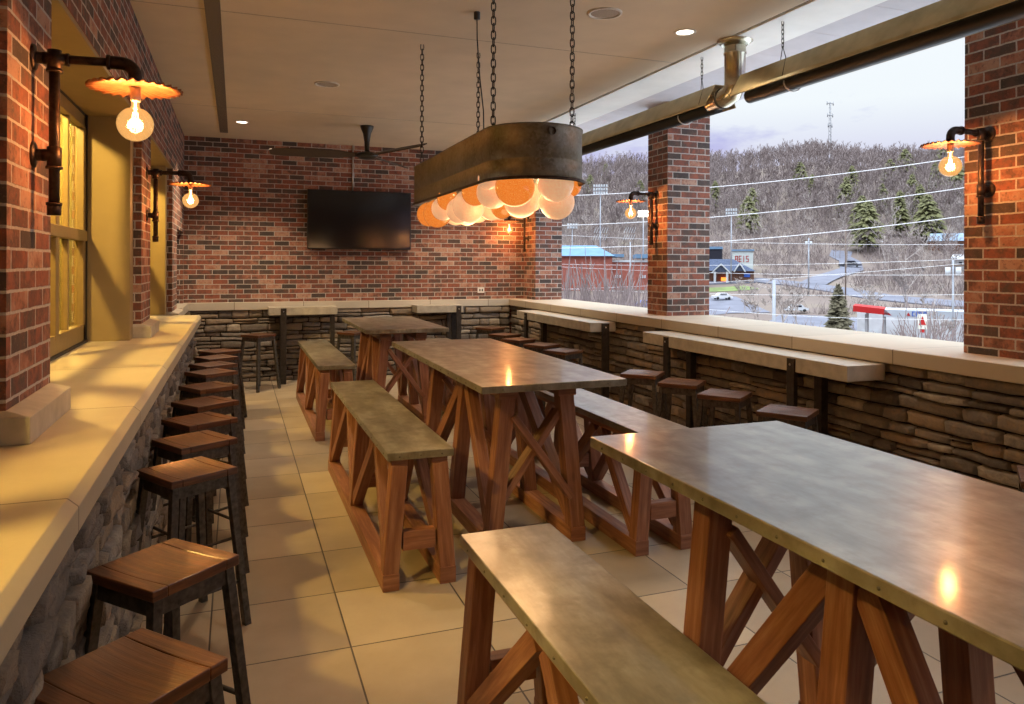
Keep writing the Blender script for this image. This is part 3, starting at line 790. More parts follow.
# ------------------------------------------------------------------ trestle furniture
def nails(e, pts):
    for i, p in enumerate(pts):
        if i == 0: m = MB(); m.sphere((0, 0, 0), .0045, 8, 6); n0 = m.build('nail', M['galv'], e); n0.location = p
        else: n = n0.copy(); COL.objects.link(n); n.location = p
def make_table(L=2.42, W=.87, H=1.0, Ys=(-.89, -.13, .63), name='trestle_table'):
    e = empty(name)
    m = MB(); m.box(-W / 2, W / 2, -L / 2, L / 2, H - .04, H); m.build('tabletop', M['zinc'], e, .004)
    nails(e, [(sx * W / 2, -L / 2 + .1 + k * (L - .2) / 12, H - .022) for sx in (-1, 1) for k in range(13)] + [(-W / 2 + .12 + k * (W - .24) / 3, sy * L / 2, H - .022) for sy in (-1, 1) for k in range(4)])
    tx, bx, s_ = .185, .262, .092
    zt, zb = H - .125, .085
    for sx in (-1, 1):
        m = MB(); m.box(sx * tx - .058, sx * tx + .058, Ys[0] - .055, Ys[2] + .055, zt, H - .0405); m.build('top_rail', M['cedar'], e, .004)
        m = MB(); m.box(sx * bx - .05, sx * bx + .05, Ys[0] - .05, Ys[2] + .05, 0, zb); m.build('foot_rail', M['cedar'], e, .004)
        for y in Ys:
            m = MB(); m.beam((sx * tx, y, zt + .002), (sx * bx, y, zb - .002), s_, s_, (0, 1, 0)); m.build('leg', M['cedar'], e, .004)
        def on(t): return sx * (tx + (bx - tx) * t)
        for y_a, y_b in ((Ys[0], Ys[1] - .04), (Ys[2], Ys[1] + .04)):
            d = 1 if y_b > y_a else -1
            m = MB(); p0 = (on(.93), y_a + d * .05, zb + .06); p1 = (on(.02), y_b - d * .02, zt - .03)
            m.beam(p0, p1, .085, .07, (1, 0, 0)); m.build('brace', M['cedar'], e, .004)
    for y, o_ in ((Ys[0], 1), (Ys[2], -1)):
        for sx in (-1, 1):
            m = MB(); m.beam((sx * (tx - .03), y + (.022 if sx > 0 else -.022), zt - .10), (-sx * (bx - .045), y + (.022 if sx > 0 else -.022), .27), .043, .088, (0, 1, 0)); m.build('cross_brace', M['cedar'], e, .004)
    for y in (Ys[0] + .12, Ys[1] + .1, Ys[2] - .12):
        m = MB(); m.box(-tx - .05, tx + .05, y - .035, y + .035, H - .085, H - .041); m.build('top_batten', M['cedar'], e, .003)
    return e
def make_bench(L=2.38, W=.345, H=.70):
    e = empty('trestle_bench')
    m = MB(); m.box(-W / 2, W / 2, -L / 2, L / 2, H - .04, H); m.build('bench_top', M['zinc'], e, .004)
    nails(e, [(sx * W / 2, -L / 2 + .1 + k * (L - .2) / 12, H - .022) for sx in (-1, 1) for k in range(13)] + [(-.11 + k * .11, sy * L / 2, H - .022) for sy in (-1, 1) for k in range(3)])
    tx, bx, s_ = .105, .148, .082
    zt, zb = H - .075, .085
    Ys = [-L / 2 + .06, 0, L / 2 - .06]
    for sx in (-1, 1):
        m = MB(); m.box(sx * tx - .042, sx * tx + .042, Ys[0] - .03, Ys[2] + .03, zt, H - .0405); m.build('top_rail', M['cedar'], e, .003)
        m = MB(); m.box(sx * bx - .043, sx * bx + .043, Ys[0] - .045, Ys[2] + .045, 0, zb); m.build('foot_rail', M['cedar'], e, .004)
        for y in Ys:
            m = MB(); m.beam((sx * tx, y, zt + .002), (sx * bx, y, zb - .002), s_, s_, (0, 1, 0)); m.build('leg', M['cedar'], e, .004)
        def on(t): return sx * (tx + (bx - tx) * t)
        for a in (0, 1):
            ya, yb = Ys[a] + .045, Ys[a + 1] - .045; ym = (ya + yb) / 2
            for y0, y1 in ((ya, ym - .035), (yb, ym + .035)):
                m = MB(); m.beam((on(.95), y0, zb + .04), (on(0), y1, zt - .02), .07, .06, (1, 0, 0)); m.build('brace', M['cedar'], e, .003)
    for y in Ys:
        m = MB(); m.box(-.085, .085, y - .03, y + .03, .19, .285); m.build('stretcher', M['cedar'], e, .003)
    return e
for x, y, L_, ys_, lab in ((1.69, 1.485, 2.06, (-.60, 0, .60), 'zinc-topped trestle table nearest the viewer, cut by the right frame edge'),
                  (1.655, 4.93, 2.42, (-.89, -.14, .62), 'zinc-topped trestle table in the middle of the row, under the pendant')):
    t = make_table(L_, .87, 1.0, ys_)
    t.location = (x, y, 0); tag(t, lab, 'table', 'tall trestle tables in a row')
t = make_table(1.74, .84, 1.0, (-.60, 0, .60)); t.location = (1.61, 8.13, 0); tag(t, 'shorter zinc-topped trestle table farthest away, nearest the back wall', 'table', 'tall trestle tables in a row')
b0 = make_bench()
BN = [(.912, 1.31, 'low zinc-topped bench nearest the viewer, left of the nearest table'),
      (.885, 4.87, 'low zinc-topped bench along the left side of the middle table'),
      (.885, 8.22, 'small-looking bench farthest away, left of the far table'),
      (2.31, 4.84, 'low bench behind the right side of the middle table'),
      (2.37, 8.0, 'bench mostly hidden behind the middle table, right of the far table'),
      (2.36, 1.3, 'bench hidden on the far side of the nearest table')]
for i, (x, y, lab) in enumerate(BN[:5]):
    b = b0 if i == 0 else copy_tree(b0)
    b.location = (x, y, 0); tag(b, lab, 'bench', 'trestle benches beside the tables')

# ------------------------------------------------------------------ stools
def make_stool(H=.72):
    e = empty('bar_stool')
    S = .155
    # seat: breadboard frame around a dished centre panel
    def slab(x0, x1, y0, y1, nx, ny, dish):
        m = MB()
        for side, zz_ in ((1, H), (-1, H - .032)):
            base = len(m.v)
            for j in range(ny + 1):
                for i in range(nx + 1):
                    x = x0 + (x1 - x0) * i / nx; y = y0 + (y1 - y0) * j / ny
                    z = zz_ - (dish * max(0, 1 - (x / S) ** 2) * max(0, 1 - (y / S) ** 2) if side == 1 else 0)
                    m.v.append(Vector((x, y, z)))
            for j in range(ny):
                for i in range(nx):
                    q = (base + j * (nx + 1) + i, base + j * (nx + 1) + i + 1, base + (j + 1) * (nx + 1) + i + 1, base + (j + 1) * (nx + 1) + i)
                    q = q if side == 1 else tuple(reversed(q))
                    m.f.append(q); m.smooth.append(False)
                    al = abs(x1 - x0) >= abs(y1 - y0)
                    m.uv.append([((m.v[k].x, m.v[k].y) if al else (m.v[k].y + 2, m.v[k].x + 3)) for k in q])
        n1 = (nx + 1) * (ny + 1)
        def idx(i, j, s2): return (n1 if s2 else 0) + j * (nx + 1) + i
        edge = [(i, 0) for i in range(nx)] + [(nx, j) for j in range(ny)] + [(i, ny) for i in range(nx, 0, -1)] + [(0, j) for j in range(ny, 0, -1)]
        for k in range(len(edge)):
            a = edge[k]; b = edge[(k + 1) % len(edge)]
            q = (idx(*a, 1), idx(*b, 1), idx(*b, 0), idx(*a, 0))
            m.f.append(q); m.smooth.append(False); m.uv.append([(m.v[t].x + m.v[t].y, m.v[t].z) for t in q])
        return m
    w = .05
    slab(-S + w + .0008, S - w - .0008, -S + .0, S, 8, 8, .010).build('seat_panel', M['seatwood'], e, .0025)
    slab(-S, -S + w, -S, S, 3, 8, .008).build('seat_rail', M['seatwood'], e, .003)
    slab(S - w, S, -S, S, 3, 8, .008).build('seat_rail', M['seatwood'], e, .003)
    t, bt = .128, .185
    lw = .032
    for sx in (-1, 1):
        for sy in (-1, 1):
            m = MB(); m.beam((sx * t, sy * t, H - .034), (sx * bt, sy * bt, 0.0), lw, lw, (sx, -sy, 0)) if False else m.beam((sx * t, sy * t, H - .034), (sx * bt, sy * bt, .0), lw, lw, (0, 1, 0))
            # flatten foot to the ground
            for v_ in m.v:
                if v_.z < .1: v_.z = 0.0
                if v_.z > H - .1: v_.z = H - .0335
            m.build('leg', M['stoolsteel'], e, .002)
    m = MB()
    for s2 in (-1, 1):
        m.box(-t, t, s2 * t - .012, s2 * t + .012, H - .085, H - .034); m.box(s2 * t - .012, s2 * t + .012, -t, t, H - .085, H - .034)
    m.build('apron', M['stoolsteel'], e, .001)
    def at(z): return t + (bt - t) * (1 - z / (H - .034))
    for sx, sy, z in ((0, 1, .20), (0, -1, .20), (1, 0, .27), (-1, 0, .27)):
        a = at(z); m = MB()
        if sy: m.tube([(-a, sy * a, z), (a, sy * a, z)], .008, 8)
        else: m.tube([(sx * a, -a, z), (sx * a, a, z)], .008, 8)
        m.build('footrest_bar', M['stoolsteel'], e)
    return e
s0 = make_stool()
first = True
LS = [(-.232, 1.880, 42), (-.205, 2.528, 42), (-.203, 3.652, 32), (-.200, 4.252, 31), (-.200, 4.798, 33), (-.190, 5.389, 35), (-.192, 6.072, 32), (-.195, 6.85, 35), (-.195, 7.36, 32), (-.18, 7.90, 30), (-.16, 8.45, 38)]
ordw = ['nearest the viewer, cut by the photo bottom', 'second from the viewer', 'third from the viewer', 'fourth from the viewer', 'fifth from the viewer', 'sixth from the viewer', 'seventh from the viewer',
        'fourth from the far end of the row', 'third from the far end of the row', 'second from the far end of the row', 'at the far end of the row']
STO = [(x, y, a, 'wood-seated metal stool by the left counter, ' + w, 'bar stools along the left stone counter') for (x, y, a), w in zip(LS, ordw)]
RS = [(3.33, 7.330, 27, 'nearest to the tall black post'), (3.345, 7.959, 27, 'second from the near end'), (3.295, 8.60, 27, 'third from the near end'), (3.352, 9.253, 27, 'farthest along')]
STO += [(x, y, a, 'wood-seated stool under the farther right drink rail, ' + w, 'bar stools at the farther right drink rail') for x, y, a, w in RS]
RS = [(3.29, 5.586, 45, 'leftmost of four'), (3.34, 5.06, 42, 'second from the left of four'), (3.33, 4.495, 36, 'third from the left of four'), (3.325, 3.834, 34, 'rightmost of four, partly behind the table')]
STO += [(x, y, a, 'wood-seated stool under the nearer right drink rail, ' + w, 'bar stools at the nearer right drink rail') for x, y, a, w in RS]
STO += [(3.40, 2.20, 38, 'single stool seat just showing at the right frame edge by the stone wall', 'bar stools at the nearer right drink rail'),
        (.28, 10.22, 42, 'stool standing at the left end of the back wall drink rail', 'bar stools along the back wall'),
        (1.50, 10.20, 40, 'back wall stool partly hidden behind the far table left corner', 'bar stools along the back wall'),
        (3.50, 10.28, 30, 'back wall stool in the right corner beyond the second rail', 'bar stools along the back wall')]
for i, (x, y, a, lab, grp) in enumerate(STO):
    s_ = s0 if i == 0 else copy_tree(s0)
    s_.location = (x, y, 0); s_.rotation_euler = (0, 0, math.radians(a)); tag(s_, lab, 'stool', grp)

# ------------------------------------------------------------------ drink rails on steel posts (local: x along the rail, +y towards the wall)
def rail(name_label, origin, rz, L, D, H, posts, grp='concrete drink rails', low=(), end=False):
    e = empty('drink_rail', origin, rz); tag(e, name_label, 'counter', grp)
    m = MB(); m.box(0, L, 0, D, H - .105, H); m.build('rail_top', M['conc'], e, .004)
    for x in posts:
        m = MB(); m.box(x - .037, x + .037, -.012, .022, 0, H - .012); m.build('front_post', M['steel'], e, .002)
        b = MB(); b.lathe([(.0001, .006), (.008, .005), (.009, 0)], (x, -.018, H - .055), 10, 'Y'); b.build('bolt', M['chrome'], e)
        m = MB(); m.box(x - .037, x + .037, D - .09, D - .03, 0, H - .105); m.build('rear_post', M['steel'], e, .002)
        m = MB(); m.box(x - .02, x + .02, .02, D - .05, .03, .07); m.build('foot_bar', M['steel'], e)
    if end:
        m = MB(); m.box(L + .001, L + .03, .14, .225, 0, H - .012); m.build('end_post', M['steel'], e, .002)
        b = MB(); b.lathe([(.0001, .006), (.008, .005), (.009, 0)], (L + .031, .18, H - .055), 10, 'X'); b.build('bolt', M['chrome'], e)
    for x in low:
        m = MB(); m.box(x - .03, x + .03, .05, .11, 0, H - .105); m.build('rear_post', M['steel'], e, .002)
    return e
# right side rails: local x runs towards the viewer (-Y), local y to +X
rail('long grey concrete drink rail on the right nearer the viewer, on black posts', (3.70, 6.28, 0), -PI / 2, 2.56, .325, 1.0, (.42, 2.05))
rail('grey concrete drink rail on the right farther away, on black posts', (3.70, 9.72, 0), -PI / 2, 2.30, .325, 1.0, (.35,), end=True)
rail('pale concrete drink rail on the back wall left of the far table', (.42, 10.53, 0), 0, .91, .35, 1.045, (.19,), low=(.85,))
rail('pale concrete drink rail on the back wall right of the far table', (2.46, 10.53, 0), 0, .70, .35, 1.04, (.63,), low=(.50,))

exec_ext = True
# ------------------------------------------------------------------ OUTSIDE
def sst(a, b, x):
    t = max(0, min(1, (x - a) / (b - a))); return t * t * (3 - 2 * t)
def terr(x, y):
    r = math.hypot(x, y); az = math.degrees(math.atan2(x, y))
    top = 62 + 6 * math.sin(math.radians((az - 22) * 5)) + 3 * noise.noise(Vector((az * .25, 3, 1)))
    z = -10 + 9 * sst(120, 265, r) + top * sst(235, 540, r) - 25 * sst(540, 760, r)
    if r > 150: z += 5 * sst(150, 300, r) * noise.noise(Vector((x * .012, y * .012, .3)))
    return z
def ground_at(px, py, rmin=25, rmax=700):
    d = ray(px, py); h = math.hypot(d.x, d.y); r = rmin
    while r < rmax:
        p = Vector((0, 0, CAM_H)) + d * (r / h)
        if p.z < terr(p.x, p.y): return p
        r += 1.0
    return p
def at_r(px, py, r):
    d = ray(px, py); return Vector((0, 0, CAM_H)) + d * (r / math.hypot(d.x, d.y))
def mat_ground():
    m, nt, b, o = new_mat('winter_ground')
    g = N(nt, 'ShaderNodeNewGeometry')
    f = noise_tex(nt, g.outputs['Position'], .06, 8, .7); f2 = noise_tex(nt, g.outputs['Position'], .9, 5, .7)
    c = ramp(nt, f, [(.3, (.115, .08, .068)), (.5, (.155, .115, .095)), (.62, (.175, .135, .10)), (.75, (.13, .14, .06))])
    c = mixc(nt, mathn(nt, 'MULTIPLY', f2, .5), c, (.10, .07, .06))
    nt.links.new(c, b.inputs['Base Color']); b.inputs['Roughness'].default_value = .95
    return m
MG = mat_ground()
vs, fs = [], []
RR = [14, 25, 40, 60, 80, 100, 120, 140, 160, 180, 200, 220, 240, 260, 280, 300, 325, 350, 375, 400, 425, 450, 475, 500, 520, 540, 565, 600, 680, 800]
AZ = [i * 1.0 - 5 for i in range(0, 96)]
for r in RR:
    for a in AZ:
        x = r * math.sin(math.radians(a)); y = r * math.cos(math.radians(a)); vs.append((x, y, terr(x, y)))
na = len(AZ)
for i in range(len(RR) - 1):
    for k in range(na - 1): fs.append((i * na + k, (i + 1) * na + k, (i + 1) * na + k + 1, i * na + k + 1))
me = bpy.data.meshes.new('hillside'); me.from_pydata(vs, [], fs); me.update(); me.polygons.foreach_set('use_smooth', [True] * len(fs)); me.materials.append(MG)
hill = bpy.data.objects.new('hillside', me); COL.objects.link(hill); struct(hill)

m = MB(); m.box(5.2, 60, -60, 75, -10.4, -9.6); struct(m.build('added_bounce_slab', plain('added_bounce_concrete', (.60, .60, .60), .9, 0, .4, .08)))  # added unseen slab, bounces daylight up onto the white board and soffit
asphalt = plain('pale_asphalt', (.145, .145, .175), .85, 0, .3, .15)
ROADP = []
def ribbon(name, pts, w, mat, dz=.25, label=None):
    m = MB(); pts = [Vector(p) for p in pts]; fine = []
    for i in range(len(pts) - 1):
        for k in range(6): fine.append(pts[i].lerp(pts[i + 1], k / 6))
    fine.append(pts[-1])
    ROADP.extend((p, w * .5 + 3) for p in fine)
    L, Rr = [], []
    for i, p in enumerate(fine):
        t = (fine[min(i + 1, len(fine) - 1)] - fine[max(0, i - 1)]); t.z = 0; t.normalize(); n_ = Vector((-t.y, t.x, 0))
        for s_, arr in ((1, L), (-1, Rr)):
            q = p + n_ * w * .5 * s_; arr.append(Vector((q.x, q.y, terr(q.x, q.y) + dz)))
    for i in range(len(fine) - 1):
        b = len(m.v); m.v += [L[i], Rr[i], Rr[i + 1], L[i + 1]]; m.f.append((b, b + 1, b + 2, b + 3)); m.uv.append([(0, 0)] * 4); m.smooth.append(False)
        b = len(m.v); dd = Vector((0, 0, .4)); m.v += [L[i], L[i + 1], L[i + 1] - dd, L[i] - dd]; m.f.append((b, b + 1, b + 2, b + 3)); m.uv.append([(0, 0)] * 4); m.smooth.append(False)
    return struct(m.build(name, mat))
ribbon('road', [ground_at(*p) for p in [(1010, 308), (930, 303), (880, 298), (840, 291), (800, 285), (760, 281), (700, 283)]], 8, asphalt)
ribbon('side_road', [ground_at(*p) for p in [(812, 285), (832, 276), (852, 270), (850, 262), (840, 257), (842, 252)]], 7, asphalt, .3)
ribbon('parking_lot', [ground_at(*p) for p in [(640, 312), (700, 306), (752, 305)]], 26, asphalt, .12)
ribbon('grass_patch', [ground_at(*p) for p in [(700, 291), (728, 290), (752, 288)]], 7, plain('green_verge', (.13, .17, .05), .95, 0, .5, .3), .15)
ribbon('station_forecourt', [ground_at(*p) for p in [(770, 322), (850, 326), (1000, 332)]], 22, asphalt, .1)

# ---- bare trees
bark = plain('winter_bark', (.225, .178, .168), .9, 0, 2, .35)
bark2 = plain('pale_winter_bark', (.35, .30, .275), .9, 0, 2, .3)
def tree_sticks(rnd, H, levels=3, nb=7, spread=.55, thick=.012, ratio=.55, tw=.05):
    out = []
    def grow(p, d, L, r, lev):
        q = p + d * L; out.append((p, q, max(r, tw), max(r * .35, tw * .5)))
        if lev == 0: return
        for k in range(nb if lev > 1 else nb - 1):
            t = rnd.uniform(.3, 1.0)
            a = rnd.uniform(0, 2 * PI)
            pr = Vector((math.cos(a), math.sin(a), 0))
            nd = (d * (1 - spread) + pr * spread * rnd.uniform(.6, 1.2) + Vector((0, 0, rnd.uniform(.1, .5)))).normalized()
            grow(p + d * L * t, nd, L * ratio * rnd.uniform(.6, 1.1) * (1.15 - .5 * t), r * .5, lev - 1)
    grow(Vector((0, 0, 0)), Vector((rnd.uniform(-.05, .05), rnd.uniform(-.05, .05), 1)).normalized(), H * .8, H * thick, levels)
    return out
def sticks_to(vl, fl, sticks, off=Vector((0, 0, 0)), sc=1.0):
    for p, q, r0, r1 in sticks:
        p = p * sc + off; q = q * sc + off; r0 *= sc; r1 *= sc
        d = (q - p).normalized(); a = d.cross(Vector((.3, .9, .2))).normalized(); b = d.cross(a)
        base = len(vl)
        for c, r in ((p, r0), (q, r1)):
            for k in range(3):
                th = 2 * PI * k / 3; vl.append(tuple(c + (a * math.cos(th) + b * math.sin(th)) * r))
        for k in range(3):
            k2 = (k + 1) % 3; fl.append((base + k, base + k2, base + 3 + k2, base + 3 + k))
def mesh_of(name, vl, fl, mat):
    me = bpy.data.meshes.new(name); me.from_pydata(vl, [], fl); me.update(); me.materials.append(mat); return me
rt = random.Random(42)
variants = []
for i in range(7):
    st = tree_sticks(rt, 11 + rt.random() * 4, 3, 6, .5 + .2 * rt.random(), .009, .5, .045)
    vl, fl = [], []; sticks_to(vl, fl, st); variants.append(mesh_of('bare_tree', vl, fl, bark if i % 3 else bark2))
placed = 0
def place_tree(me, p, sc, label, grp, name='bare_tree', cat='tree'):
    o = bpy.data.objects.new(name, me); COL.objects.link(o); o.location = (p.x, p.y, terr(p.x, p.y) - .2); o.scale = (sc,) * 3; o.rotation_euler = (0, 0, rt.uniform(0, 6.28)); tag(o, label, cat, grp); return o
def in_openings(px):  return 562 < px < 652 or 708 < px < 968
while placed < 290:
    az = rt.uniform(23, 53); r = 205 + 170 * rt.random() ** .8
    x = r * math.sin(math.radians(az)); y = r * math.cos(math.radians(az))
    u = 512 + FPX * math.tan(math.radians(az) - YAW)
    if not in_openings(u): continue
    if r < 262 and (u < 655 or 708 < u < 765 or 800 < u < 870) : continue
    place_tree(variants[rt.randrange(7)], Vector((x, y, 0)), rt.uniform(.7, 1.25), 'leafless grey-brown tree in the woods of the lower hillside', 'leafless trees on the lower hillside'); placed += 1
# the forest beyond, uncountable
vl, fl = [], []
small = [tree_sticks(rt, 12, 2, 8, .5, .011, .5, .075) for _ in range(8)]
n_f = 0
while n_f < 4600:
    az = rt.uniform(12, 68); r = 330 + 225 * rt.random()
    u = 512 + FPX * math.tan(math.radians(az) - YAW)
    if not (430 < u < 1350): continue
    x = r * math.sin(math.radians(az)); y = r * math.cos(math.radians(az))
    sticks_to(vl, fl, small[rt.randrange(8)], Vector((x, y, terr(x, y) - .3)), rt.uniform(.7, 1.35)); n_f += 1
fo_ = bpy.data.objects.new('forest', mesh_of('forest', vl, fl, bark)); COL.objects.link(fo_)
tag(fo_, 'dense leafless purple-grey forest covering the upper hill', 'forest', kind='stuff')
# brush on the lower slopes, uncountable
vl, fl = [], []
rs = random.Random(9)
def on_road(u, v): return False
n_f = 0
while n_f < 8600:
    az = rs.uniform(12, 68); r = 118 + 230 * rs.random() ** .75
    u = 512 + FPX * math.tan(math.radians(az) - YAW)
    if not (430 < u < 1350): continue
    x = r * math.sin(math.radians(az)); y = r * math.cos(math.radians(az)); q = Vector((x, y))
    if any((Vector((p.x, p.y)) - q).length < w_ for p, w_ in ROADP): continue
    if (u < 655 and 188 < r < 222) or (695 < u < 762 and 205 < r < 255): continue
    if noise.noise(Vector((x * .03, y * .03, 2))) < -.12 and r < 250: continue
    st = []; h = rs.uniform(1.2, 3.6)
    for k in range(5):
        a = rs.uniform(0, 6.28); d = Vector((math.cos(a) * .5, math.sin(a) * .5, 1)); p0 = Vector((rs.uniform(-1, 1), rs.uniform(-1, 1), 0)); st.append((p0, p0 + d * h * rs.uniform(.5, 1), .06, .03))
    sticks_to(vl, fl, st, Vector((x, y, terr(x, y) - .2))); n_f += 1
bo_ = bpy.data.objects.new('brush', mesh_of('brush', vl, fl, bark)); COL.objects.link(bo_)
tag(bo_, 'leafless brown brush and saplings covering the lower slopes', 'brush', kind='stuff')
# evergreens
needles = plain('pine_needles', (.15, .145, .06), .9, 0, .6, .4)
def conifer(rnd, H, R, n=420, w=.5, pw=.8):
    vl, fl = [], []
    sticks_to(vl, fl, [(Vector((0, 0, 0)), Vector((0, 0, H)), H * .02, .03)])
    for i in range(n):
        t = rnd.random() ** .8; z = H * (.12 + .86 * t); rr = R * (1 - t) ** pw * rnd.uniform(.35, 1.15) + .15
        a = rnd.uniform(0, 2 * PI); d = Vector((math.cos(a), math.sin(a), 0)); s_ = Vector((-d.y, d.x, 0))
        c = Vector((0, 0, z)); tip = c + d * rr + Vector((0, 0, -rr * .15 + rnd.uniform(0, .3)))
        ww = rr * .22 * w * 2
        b = len(vl); mid = c + d * rr * .55 + Vector((0, 0, .08 * H / 10))
        vl += [tuple(c), tuple(mid + s_ * ww), tuple(tip), tuple(mid - s_ * ww), tuple(mid + Vector((0, 0, ww * .8)))]
        fl += [(b, b + 1, b + 4), (b + 1, b + 2, b + 4), (b + 2, b + 3, b + 4), (b + 3, b, b + 4)]
    return vl, fl
cv = []
for i in range(3):
    vl, fl = conifer(rt, 15, 3.8 + i * .9, 520, .42, .5); cv.append(mesh_of('pine_tree', vl, fl, needles))
PT = [(752, 205), (748, 222), (846, 205), (852, 190), (862, 222), (905, 170), (912, 195), (920, 215), (935, 180), (945, 160), (890, 175), (882, 200), (955, 190), (900, 225), (590, 185), (606, 172), (640, 190), (715, 200), (868, 240), (928, 232), (812, 190), (800, 176)]
for px, py in PT:
    p = ground_at(px, py + 12); place_tree(cv[rt.randrange(3)], p, rt.uniform(.85, 1.3) if px > 800 else rt.uniform(.7, 1.1), 'dark green pine among the bare trees of the hill', 'pines on the hillside', 'pine_tree')
vl, fl = conifer(rt, 6.2, 1.5, 900, .7); me = mesh_of('cedar_tree', vl, fl, plain('cedar_foliage', (.10, .085, .05), .9, 0, 1, .4))
p = at_r(838, 335, 78); ct = bpy.data.objects.new('cedar_tree', me); COL.objects.link(ct); ct.location = (p.x, p.y, terr(p.x, p.y)); ct.scale = (1.05,) * 3
tag(ct, 'brownish conical evergreen tree standing just beyond the sill', 'tree')
zt_ = (at_r(838, 284, 78).z - terr(p.x, p.y)) / 6.2; ct.scale = (zt_ * .95, zt_ * .95, zt_)
# nearer bare trees and shrubs
big = []
for i in range(2):
    st = tree_sticks(rt, 9, 4, 6, .62, .012, .55, .028); vl, fl = [], []; sticks_to(vl, fl, st); big.append(mesh_of('bare_tree', vl, fl, bark2))
for (px, r, h, lab) in ((906, 150, 1.15, 'wide spreading leafless tree beside the curving road, above the red and white canopy'), (872, 118, .8, 'slim leafless tree in front of the road left of the spreading tree'), (784, 110, .8, 'thin leafless tree beside the grey utility pole'),
                        (797, 120, .8, 'thin leafless tree between the grey pole and the dark evergreen'), (758, 125, .75, 'small leafless tree beside the car park'), (936, 95, .7, 'bare tree in front of the station beside the right pier'), (745, 150, .7, 'bare tree behind the little house')):
    p = at_r(px, 300, r); place_tree(big[rt.randrange(2)], p, h * 1.55, lab, None)
shr = []
for i in range(3):
    vl, fl = [], []; st = []
    for k in range(34):
        a = rt.uniform(0, 6.28); t = rt.uniform(.1, .55); d = Vector((math.cos(a) * t, math.sin(a) * t, 1)).normalized(); L = rt.uniform(1.6, 3.4)
        p0 = Vector((rt.uniform(-.5, .5), rt.uniform(-.5, .5), 0)); st.append((p0, p0 + d * L, .022, .01))
        for q in range(5):
            b = p0 + d * L * rt.uniform(.3, .95); d2 = (d + Vector((rt.uniform(-.6, .6), rt.uniform(-.6, .6), rt.uniform(0, .3)))).normalized(); st.append((b, b + d2 * rt.uniform(.4, 1.0), .014, .008))
    sticks_to(vl, fl, st); shr.append(mesh_of('bare_shrub', vl, fl, plain('shrub_twigs', (.20, .15, .14), .9, 0, 2, .35)))
for i in range(20):
    r = rt.uniform(34, 62); px = rt.uniform(556, 652) if i < 16 else rt.uniform(900, 960)
    if i >= 16: r = rt.uniform(48, 60)
    p = at_r(px, 300, r); s_ = place_tree(shr[rt.randrange(3)], p, 1, 'leafless twiggy shrub below the left opening' if i < 16 else 'leafless twiggy shrub in front of the filling station', 'shrubs below the left opening' if i < 16 else 'shrubs by the filling station', 'bare_shrub', 'shrub')
    s_.scale = (2.3, 2.3, (at_r(px, rt.uniform(272, 304) if i < 16 else rt.uniform(316, 330), r).z - terr(p.x, p.y)) / 3.1)

# ---- helper: building frame facing the viewer
def bframe(name, px, r, label, cat='building', base=None, turn=0):
    p = at_r(px, 300, r); az = math.atan2(p.x, p.y)
    e = empty(name, (p.x, p.y, terr(p.x, p.y) if base is None else base), -az + turn); tag(e, label, cat); return e
def PX(px, r, px0):  # metres sideways for a pixel offset at range r
    a0 = math.atan((px0 - 512) / FPX); a = math.atan((px - 512) / FPX); return r * math.tan(a - a0)
def ZZ(py, px, r, e): return at_r(px, py, r).z - e.location.z
Mb = {'redbrick': plain('far_red_brick', (.30, .10, .075), .9, 0, .8, .2), 'blueroof': plain('pale_blue_metal_roof', (.14, .23, .34), .9, 0, .5, .1), 'wht': plain('white_cladding', (.5, .52, .54), .6, 0, .5, .08),
      'red': plain('signal_red', (.36, .02, .02), .5), 'blue': plain('sign_blue', (.05, .12, .45), .5), 'shingle': plain('dark_blue_shingle', (.07, .085, .13), .9, 0, 3, .3), 'win': plain('dark_window', (.03, .03, .04), .2),
      'brownbrick': plain('brown_brick', (.16, .085, .06), .9, 0, 2, .2), 'grey': plain('weathered_grey', (.30, .30, .31), .8, 0, 1, .1), 'slate': plain('slate_blue_roof', (.24, .31, .40), .7, 0, .8, .15), 'orange': glow_mat('orange_lit_sign', (1, .22, .04), 1.2), 'polewood': plain('pole_wood', (.16, .12, .10), .9), 'poleg': plain('pale_steel_pole', (.30, .31, .34), .5, .3), 'teal': plain('teal_trim', (.12, .30, .33), .6)}
for m_ in list(Mb.values()) + [asphalt]: m_.node_tree.nodes['Principled BSDF'].inputs['Specular IOR Level'].default_value = .08
# brick school building with pale blue roof
r = 195; e = bframe('brick_school', 600, r, 'long low red brick building with pale blue metal roof beyond the left opening')
def bx(e, name, mat, px0_, xa, xb, ya, yb, d0, d1, parent=None, ref=600):
    x0 = PX(xa, r, ref); x1 = PX(xb, r, ref); z0 = ZZ(ya, ref, r, e); z1 = ZZ(yb, ref, r, e)
    m = MB(); m.box(x0, x1, d0, d1, z0, z1); return m.build(name, mat, parent or e)
x0, x1 = PX(540, r, 600), PX(612, r, 600)
m = MB(); m.box(PX(540, r, 600), PX(612, r, 600), 0, 20, -1, ZZ(256, 600, r, e)); m.build('wall', Mb['redbrick'], e)
m = MB(); m.box(PX(612, r, 600), PX(700, r, 600), 2, 20, -1, ZZ(262, 600, r, e)); m.build('wing_wall', Mb['redbrick'], e)
zr0, zr1 = ZZ(256, 600, r, e), ZZ(245, 600, r, e)
m = MB(); a, b = PX(538, r, 600), PX(615, r, 600)
m.prism([(a, -1, zr0), (b, -1, zr0), (b, 21, zr0), (a, 21, zr0)], [(a, 5, zr1), (b - 5, 5, zr1), (b - 5, 16, zr1), (a, 16, zr1)]); m.build('roof', Mb['blueroof'], e)
